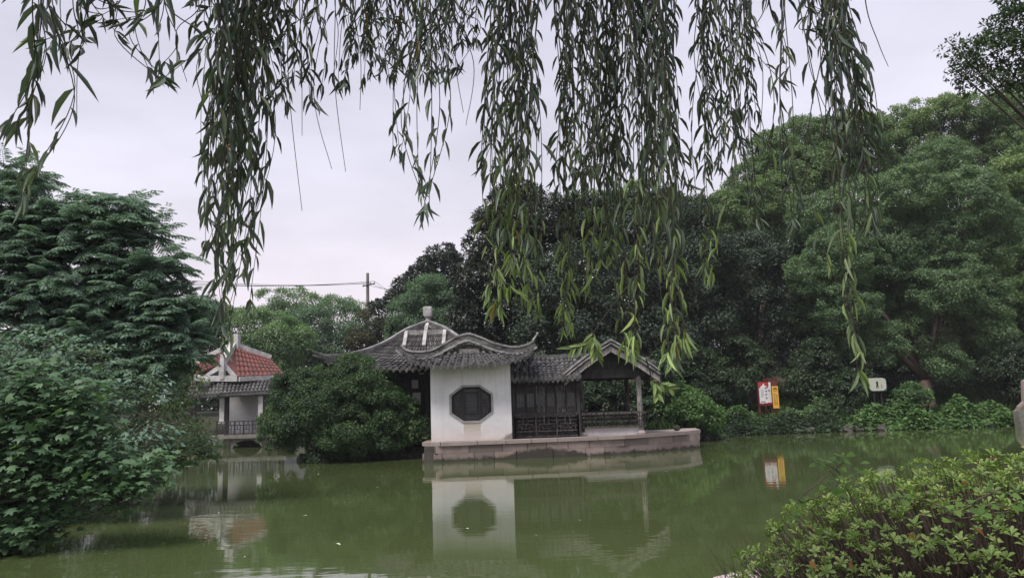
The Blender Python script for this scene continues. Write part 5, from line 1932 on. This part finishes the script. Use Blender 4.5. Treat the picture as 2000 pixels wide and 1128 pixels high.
leafy_tree("maple_tree", "broad leafed maple with pale green lobed leaves reaching low over the pond",
           [(60, 790, 62), (20, 840, 60), (130, 800, 50), (100, 860, 66), (180, 840, 44), (40, 930, 62), (140, 930, 60), (210, 900, 48), (20, 1000, 46), (95, 1000, 36), (230, 960, 36), (20, 1045, 36), (75, 1030, 34), (-40, 1010, 50), (290, 900, 30), (160, 760, 40), (60, 730, 40), (285, 935, 28), (-40, 900, 70)],
           12.3, (-8.9, 11.6, float(ground_z(-8.9, 11.6))), "palmate", .175, .175, "maple", 270, rt=.05)
leafy_tree("fine_leaved_tree", "olive green fine leaved tree between the maple and the red roofed house",
           [(250, 720, 42), (310, 740, 40), (350, 780, 40), (270, 790, 50), (330, 830, 48), (380, 830, 30), (250, 850, 50), (310, 880, 42), (390, 860, 30), (370, 740, 30), (220, 780, 40), (200, 830, 40)],
           20, (-12.0, 21.5, float(ground_z(-12.0, 21.5))), "ovate", .13, .045, "bamboo", 170, rt=.05, droop=.7)
leafy_tree("waterside_shrub", "bright leaved shrub leaning over the water beside the walkway piers",
           [(390, 870, 34), (350, 895, 34), (300, 900, 36), (415, 880, 22), (260, 915, 34), (330, 860, 34), (240, 940, 26)],
           18.5, (-10.9, 19.6, float(ground_z(-10.9, 19.6))), "ovate", .14, .085, "mid", 190, rt=.04)
leafy_tree("waterside_shrub", "dark broad leafed thicket filling the bank behind the pale green maple",
           [(-60, 760, 80), (30, 720, 80), (120, 760, 80), (200, 770, 70), (-40, 860, 90), (60, 850, 90), (160, 850, 80), (240, 880, 60), (-20, 690, 70), (90, 680, 70), (180, 700, 60), (270, 760, 50), (290, 860, 50), (100, 930, 60), (200, 940, 50)],
           15.2, (-9.9, 15.0, float(ground_z(-9.9, 15.0))), "ovate", .13, .07, "feather", 130, rt=.06)
cover("bank_ferns", "dark low plants along the near bank below the maple", [(-7.6, 7.6, .7, .5), (-8.0, 9.5, .8, .7), (-8.7, 12.5, .9, .8), (-9.8, 16, .9, .8), (-11, 22, 1.0, .8), (-13, 27, 1.0, .8)], 9000, "under", .16, .09, .2, 1.0)
# overhanging dark branch tree at the far right, trunk standing outside the picture
tree("overhanging_tree", "dark leaved tree whose leafy bough reaches in under the sky above the crest trees", "tree",
     [(1985, 60, 50), (1950, 110, 42), (1900, 105, 32), (1870, 140, 26), (1920, 155, 34), (1970, 160, 36), (1865, 95, 16), (2020, 130, 50), (2040, 40, 70), (1995, 10, 36), (2080, 120, 70)],
     14, None, "under", "trees overhanging the pond", trunk_r=.09, base=(12.3, 13.2, -.2), clump=.20, nleaf=26, ll=.10, lw=.042, per_m2=2.6, inner=.10, spread=1.1, fork=.55, keepk=.55)


# ------------------------------------------------------------------ weeping willow hanging over the viewer
def willow():
    base = (-1.8, -2.2, float(ground_z(-1.8, -2.2)))
    root = thing("weeping_willow", base, "weeping willow whose long leafy branches hang down in front of the pond", "tree")
    tk = MB()
    f = np.array((-1.2, -1.0, 4.2))
    tk.tube([np.array(base) + (0, 0, -.3), (-1.75, -2.1, 1.5), (-1.5, -1.7, 3.0), f], [.42, .30, .27, .24], 12)
    boughs = [[f, (-1.6, .6, 5.0), (-2.2, 2.0, 5.2), (-3.2, 3.2, 5.0)], [f, (-.6, .8, 5.2), (-.3, 2.4, 5.5), (-.6, 4.0, 5.2)], [f, (.3, .6, 5.2), (.9, 2.2, 5.5), (1.3, 3.9, 5.2)], [f, (.8, .2, 5.2), (2.2, 1.6, 5.4), (3.2, 3.4, 5.1)]]
    bpts = []
    for bq in boughs:
        pts = interp(bq, 20)
        tk.tube(pts, list(np.linspace(.17, .03, 21)), 8)
        bpts += pts[8:]
    bpts = np.array(bpts)
    tk.build("trunk", MT["bark"], root, smooth=True)
    # each cluster: x at the top edge, x and y at the lower end, spread at top and bottom, strands, depth, leaf length, spread of the ends in y, leaf density
    CL = [
        (88, 62, 385, 8, 22, 3, 2.05, .115, 60, 1.0), (75, 40, 240, 10, 18, 3, 2.1, .115, 70, 1.0),
        (135, 130, 95, 30, 30, 5, 2.2, .105, 50, 1.0), (235, 232, 70, 5, 6, 1, 2.3, .10, 10, .9), (305, 310, 155, 16, 14, 4, 2.2, .11, 60, .9), (205, 205, 40, 20, 20, 3, 2.3, .1, 30, .8),
        (475, 440, 590, 38, 36, 19, 2.7, .115, 230, 1.15), (470, 455, 330, 45, 45, 11, 2.6, .11, 200, 1.1), (450, 432, 670, 10, 14, 3, 2.75, .115, 60, 1.0), (420, 405, 420, 10, 12, 2, 2.6, .11, 90, .8),
        (570, 560, 200, 38, 40, 9, 2.7, .10, 110, 1.0), (395, 390, 45, 20, 30, 3, 2.6, .1, 40, .8),
        (660, 650, 165, 35, 35, 8, 2.9, .095, 90, .9), (700, 700, 90, 30, 30, 4, 2.9, .09, 50, .8),
        (800, 800, 150, 70, 60, 22, 3.1, .085, 90, 1.25), (860, 850, 150, 35, 40, 7, 2.9, .10, 60, 1.0), (790, 785, 300, 8, 10, 2, 3.1, .085, 40, .9), (835, 828, 415, 10, 18, 4, 2.4, .10, 100, .7),
        (930, 930, 80, 25, 25, 4, 3.2, .085, 40, .8),
        (985, 985, 330, 28, 35, 9, 3.0, .10, 130, .85), (1010, 1000, 600, 26, 40, 10, 3.1, .115, 130, .95), (1040, 1020, 520, 20, 30, 6, 3.0, .11, 120, .9),
        (1115, 1125, 390, 32, 30, 13, 3.1, .095, 130, 1.15), (1100, 1100, 640, 14, 12, 4, 3.2, .11, 70, 1.0), (1160, 1160, 560, 16, 26, 6, 3.2, .11, 120, .95),
        (1215, 1215, 420, 28, 28, 10, 3.3, .095, 130, 1.1), (1190, 1195, 500, 14, 16, 4, 3.2, .11, 80, .9), (1225, 1235, 685, 12, 14, 4, 3.1, .11, 60, .85), (1250, 1260, 560, 14, 18, 5, 3.2, .105, 100, .9),
        (1295, 1310, 420, 22, 25, 10, 3.3, .095, 120, 1.1), (1290, 1325, 705, 12, 18, 7, 3.0, .115, 110, 1.0),
        (1375, 1390, 330, 25, 30, 9, 3.2, .095, 120, 1.0), (1385, 1388, 535, 8, 10, 3, 3.1, .11, 60, .95), (1435, 1455, 290, 25, 28, 8, 3.2, .095, 110, 1.0), (1450, 1478, 430, 10, 12, 4, 3.1, .10, 80, .9),
        (1530, 1552, 430, 5, 12, 2, 3.0, .10, 60, .7), (1500, 1530, 160, 8, 14, 2, 3.0, .09, 50, .7),
        (1610, 1665, 290, 28, 30, 13, 2.9, .105, 110, 1.1), (1640, 1690, 450, 14, 20, 5, 2.9, .11, 90, .9), (1632, 1680, 730, 5, 9, 3, 2.75, .115, 90, .8), (1585, 1600, 60, 20, 20, 4, 3.0, .09, 40, .8),
    ]
    bare = [(175, 150, 230, 2.3), (395, 365, 160, 2.4), (560, 590, 412, 2.8), (585, 590, 265, 2.8), (638, 648, 330, 2.9), (655, 675, 335, 2.9), (690, 703, 215, 2.9), (880, 910, 245, 3.0), (905, 905, 220, 3.0), (1530, 1530, 420, 3.1), (1560, 1660, 640, 2.9), (1690, 1735, 130, 2.8), (1620, 1668, 640, 2.9), (1145, 1150, 420, 3.1)]

    def strand(tw, xt, xb, yb, D, ll, dens, out, leafy=True, start=0.0):
        e_ = P(xb, yb, D)
        tip_light = .68 if yb > 480 and xb > 900 else (.3 if yb > 300 else .12)   # light painted into leaf colour: tips brighter on strands ending low over dark trees
        s0 = P(xt, 0, D + rng.uniform(-.1, .1))
        up_ = P(xt - (xb - xt) * .15, -170, D)
        nb = bpts[np.argmin(np.linalg.norm((bpts - up_) * np.array((1, 1, .3)), axis=1))]
        pts = interp([nb, up_ * .55 + nb * .45 + np.array((0, 0, .15)), up_, s0, s0 * .5 + e_ * .5 + rng.normal(size=3) * np.array((.045, .05, 0)), e_], 44)
        tw.tube(pts, list(np.linspace(.0035, .0012, 45)), 4, cap=False)
        if not leafy:
            return
        pts = np.array(pts)
        seg = np.linalg.norm(np.diff(pts, axis=0), axis=1)
        cum = np.concatenate([[0], np.cumsum(seg)])
        tot = cum[-1]
        vis0 = cum[15]
        step = ll * .50 / dens
        t = max(vis0, tot - 2.6)
        az = rng.random() * 6.28
        az0 = az
        while t < tot - .004:
            i = min(np.searchsorted(cum, t) - 1, 43)
            f_ = (t - cum[i]) / (seg[i] + 1e-9)
            p = pts[i] * (1 - f_) + pts[i + 1] * f_
            d = unit(pts[i + 1] - pts[i])
            if rng.random() < .45 + .5 * math.sin(t * 5 + az0) ** 2:
                az += math.pi + rng.normal(0, .7)
                o = np.array((math.cos(az), math.sin(az) * .8, 0))
                tilt = rng.uniform(.35, 1.0)
                A = unit(d * 1.0 + o * tilt + np.array((0, 0, -.15)))
                k = ll * rng.uniform(.62, 1.2) * (1 if t < tot - .2 else .8)
                out.append((p, A, unit(o * .8 + np.array((0, 0, .9)) + rng.normal(size=3) * .5), k, rng.normal(.22 + tip_light * max(0, 1 - (tot - t) / 1.1), .16)))
            t += step * rng.uniform(.6, 1.4)
        # terminal tuft
        for _ in range(3):
            o = rng.normal(size=3) * np.array((.35, .35, .1))
            out.append((pts[-1] - unit(pts[-1] - pts[-2]) * .01, unit(unit(pts[-1] - pts[-2]) + o), unit(rng.normal(size=3) + np.array((0, 0, .5))), ll * rng.uniform(.6, .95), rng.normal(.25 + .8 * tip_light, .12)))

    for (xt, xb, yb, st, sb, ns, D, ll, ev, dens) in CL:
        tw, out = MB(), []
        for k in range(int(ns * 1.4 + .4)):
            g = rng.uniform(-1.3, 1.3)
            y_end = yb - abs(rng.normal(0, .5)) * ev if k else yb
            y_end = max(y_end, -60)
            strand(tw, xt + g * st + rng.normal() * st * .2, xb + g * sb * (.5 if k == 0 else 1) + rng.normal() * sb * .25, y_end, D + rng.uniform(-.22, .22), ll, dens, out)
        br = tw.build("hanging_branch", MT["willow_twig"], root)
        if not out:
            continue
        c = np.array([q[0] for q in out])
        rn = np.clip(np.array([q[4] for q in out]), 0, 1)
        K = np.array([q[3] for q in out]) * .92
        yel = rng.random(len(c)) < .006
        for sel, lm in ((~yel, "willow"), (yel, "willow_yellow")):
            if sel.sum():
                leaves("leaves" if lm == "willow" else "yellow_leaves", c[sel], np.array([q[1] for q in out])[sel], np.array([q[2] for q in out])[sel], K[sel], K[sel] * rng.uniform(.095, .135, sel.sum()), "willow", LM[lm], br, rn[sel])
    tw = MB()
    for xt, xb, yb, D in bare:
        strand(tw, xt, xb, yb, D, .1, 1, [], leafy=False)
    tw.build("bare_branch", MT["willow_twig"], root)
    # two loose sprigs low on the gallery side
    for (pts_px, D, ll) in (([(1225, 560), (1165, 640), (1155, 665), (1120, 680)], 3.0, .075), ([(1155, 640), (1160, 665), (1163, 690)], 3.0, .075), ([(1262, 700), (1272, 735), (1280, 752), (1284, 772)], 2.9, .05), ([(1268, 738), (1285, 748), (1300, 752), (1310, 757)], 2.9, .05)):
        tw, out = MB(), []
        pp = interp([P(x, y, D) for x, y in pts_px], 12)
        tw.tube(pp, list(np.linspace(.003, .0012, 13)), 4, cap=False)
        for i in range(5, 13, 1):
            d = unit(pp[i] - pp[i - 1])
            for s in (-1, 1):
                o = np.array((d[2], 0, -d[0])) * s
                out.append((pp[i], unit(d + o * .7 + np.array((0, rng.normal() * .3, -.3))), unit(np.array((0, -1, .5)) + rng.normal(size=3) * .3), ll * rng.uniform(.55, .95), rng.normal(.85, .1)))
        br = tw.build("hanging_branch", MT["willow_twig"], root)
        leaves("leaves", np.array([q[0] for q in out]), np.array([q[1] for q in out]), np.array([q[2] for q in out]), np.array([q[3] for q in out]), .0125, "willow", LM["willow"], br, np.clip([q[4] for q in out], 0, 1))


willow()


# ------------------------------------------------------------------ clipped hedge close by, with a vine in it
def hedge():
    c0 = np.array((3.05, 4.75, .30))
    ax = np.array((1.92, 1.0, 1.27))
    root = thing("clipped_hedge", (c0[0], c0[1], float(ground_z(c0[0], c0[1]))), "clipped hedge with leathery leaf rosettes and bare brown twigs, on the near bank", "hedge")
    tw = MB()
    cs, A, N, T, LL = [], [], [], [], []
    n_ros = 3500
    made = 0
    while made < n_ros:
        d = sphere_dirs(1)[0]
        if d[2] < -.4 or rng.random() > .38 + .62 * max(0, d[2]) ** .6:
            continue
        made += 1
        e = 2.25
        k = (abs(d[0]) ** e + abs(d[1]) ** e + abs(d[2]) ** e) ** (-1 / e)
        p = c0 + d * k * ax * rng.uniform(.86, 1.03)
        nrm = unit(d / ax)
        nrm = unit(nrm * .7 + np.array((0, 0, .8)) + rng.normal(size=3) * .3)
        m_ = rng.integers(6, 11)
        a0 = rng.random() * 6.28
        s1 = unit(np.cross(nrm, (0.3, .9, .1)))
        s2 = np.cross(nrm, s1)
        tone = rng.normal(.45, .18)
        size = rng.uniform(.024, .056)
        if rng.random() < .13:
            tone = .95
        for i in range(m_):
            an = a0 + 2.4 * i
            el = .25 + .9 * i / m_
            o = s1 * math.cos(an) + s2 * math.sin(an)
            cs.append(p + nrm * .01 * i / m_)
            A.append(o * math.cos(el) + nrm * math.sin(el))
            N.append(nrm * math.cos(el) - o * math.sin(el) + rng.normal(size=3) * .15)
            T.append(tone + rng.normal(0, .12))
            LL.append(size * rng.uniform(.75, 1.15))
        # twig carrying the rosette
        b = np.array((c0[0] + (p[0] - c0[0]) * .62 + rng.normal() * .05, c0[1] + (p[1] - c0[1]) * .5 + rng.normal() * .05, .55 - .1 * abs(d[0])))
        mid = b * .45 + p * .55 + rng.normal(size=3) * .04 + np.array((0, 0, -.04))
        tw.tube([b, mid, p], [.0065, .0045, .0025], 4, cap=False)
        if rng.random() < .8:
            q = mid + unit(rng.normal(size=3) + np.array((0, 0, 1.4)) + nrm) * rng.uniform(.12, .3)
            tw.tube([mid, q], [.0035, .0018], 3, cap=False)
    for _ in range(900):                                    # bare twigs bristling out of the flank
        a = rng.uniform(2.2, 5.6)
        d = np.array((math.cos(a), math.sin(a), 0))
        b = c0 + d * ax * rng.uniform(.55, .8) + (0, 0, rng.uniform(.1, .55))
        q = b + unit(d * .9 + np.array((0, 0, .9)) + rng.normal(size=3) * .3) * rng.uniform(.25, .5)
        tw.tube([b, (b + q) / 2 + rng.normal(size=3) * .015, q], [.004, .003, .0015], 3, cap=False)
    tw.build("twigs", MT["twig"], root)
    shoots = MB()
    cs, A, N, LL, T = np.array(cs), np.array(A), np.array(N), np.array(LL), np.clip(np.array(T), 0, 1)
    old = rng.random(len(cs)) < .012
    leaves("foliage", cs[~old], A[~old], N[~old], LL[~old], LL[~old] * rng.uniform(.34, .50, (~old).sum()), "spoon", LM["hedge"], root, T[~old])
    leaves("old_leaves", cs[old], A[old], N[old], LL[old], LL[old] * .4, "spoon", LM["rust"], root, T[old])
    for _ in range(160):                                    # loose bare shoots at the end over the water
        b = np.array((rng.uniform(1.25, 1.9), rng.uniform(4.2, 5.0), rng.uniform(.5, .8)))
        q = b + unit(np.array((-.6, -.1, 1.0)) + rng.normal(size=3) * .35) * rng.uniform(.2, .5)
        shoots.tube([b, (b + q) / 2 + rng.normal(size=3) * .02, q], [.0035, .0025, .0012], 3, cap=False)
    shoots.build("shoots", MT["twig"], root)
    for lab, spots, n_ in (("bright green climbing vine sprouting from the hedge's shoulder over the water", [(1612, 905, 3.95), (1640, 925, 4.0), (1625, 955, 3.95), (1555, 980, 3.9), (1650, 900, 4.0)], 8),
                           ("bright green vine with pointed lobed leaves trailing across the hedge front", [(1780, 965, 3.72), (1880, 1000, 3.7), (1935, 985, 3.7), (1985, 995, 3.68), (1850, 1010, 3.7), (1960, 950, 3.75)], 6)):
        vc = P(*spots[0])
        r2 = thing("climbing_vine", vc, lab, "vine", "vines in the hedge")
        st = MB()
        cs, A, N = [], [], []
        pp = interp([P(*s) for s in spots], 30)
        st.tube(pp, .003, 4, cap=False)
        for s in spots:
            p0 = P(*s)
            for _ in range(n_):
                p = p0 + rng.normal(size=3) * np.array((.04, .03, .03))
                cs.append(p)
                A.append(rng.normal(size=3) * np.array((.8, .5, .3)) + np.array((0, -.4, -.2)))
                N.append(np.array((0, -.6, .9)) + rng.normal(size=3) * .35)
        if "shoulder" in lab:
            for x, y in ((1640, 888), (1600, 902)):
                e = P(x, y, 3.98)
                st.tube([P(1632, 930, 3.98), (P(1632, 930, 3.98) + e) / 2 + (0, 0, .01), e], .002, 4, cap=False)
                cs += [e, e]
                A += [np.array((.5, -.3, -.3)), np.array((-.5, -.3, .2))]
                N += [np.array((0, -.5, 1.0))] * 2
        st.build("stem", MT["twig"], r2)
        leaves("leaves", np.array(cs), np.array(A), unit(np.array(N)), .046 * rng.uniform(.6, 1.2, len(cs)), .038, "ivy", LM["vine"], r2)
    for i, (x, y, lab) in enumerate(((1580, 1095, "rusty dead leaf caught low in the hedge beside the boulder"), (1905, 1030, "small orange dead leaf caught in the hedge twigs below the vine"))):
        p = P(x, y, 3.75)
        o = leaves("dead_leaf", np.array([p]), np.array([(.5, -.4, -.5)]), np.array([(0.1, -.5, .9)]), .05, .032, "ovate", LM["rust"], None, np.array([.4]), p)
        tag(o, lab, "leaf")


hedge()


# ------------------------------------------------------------------ leaves floating on the pond
pale = mat("floating_leaf_pale", (.42, .44, .36), (.55, .56, .48), rough=.5)
fl = [(373, 988), (600, 1006), (655, 1061), (915, 1032), (1455, 907), (700, 870), (760, 889), (620, 925), (545, 965), (675, 980), (430, 1000), (1045, 1044), (740, 950), (480, 1085), (1300, 920), (1130, 1015), (690, 905)]
for i, (x, y) in enumerate(fl):
    d = _F * FPX + _R * (x - 1000) + _U * (564 - y)
    p = EYE + d * ((0.006 - EYE[2]) / d[2])
    s = .085 if i < 4 else random.uniform(.03, .06)
    a = random.uniform(0, 6.28)
    o = leaves("floating_leaf", np.array([p]), np.array([(math.cos(a), math.sin(a), .06)]), np.array([(0, 0, 1.0)]), s * 1.4, s * .7, "ovate", pale, None, np.array([.5]), p)
    tag(o, "pale fallen leaf floating flat on the green pond water", "leaf", "leaves floating on the pond")


# ------------------------------------------------------------------ thin humid air
hz = MB()
hz.box(-130, 150, -30, 130, -8, 40)
ho = hz.build("haze", bpy.data.materials.new("haze_air"))
hm = ho.data.materials[0]
hm.use_nodes = True
hn = hm.node_tree.nodes
hn.clear()
hout = hn.new("ShaderNodeOutputMaterial")
hv = hn.new("ShaderNodeVolumePrincipled")
hv.inputs["Color"].default_value = (.86, .86, .95, 1)
hv.inputs["Density"].default_value = 0.00035
hm.node_tree.links.new(hv.outputs[0], hout.inputs["Volume"])
ho["kind"] = "stuff"
ho["label"], ho["category"] = "thin pale humid air over the pond and trees", "haze"
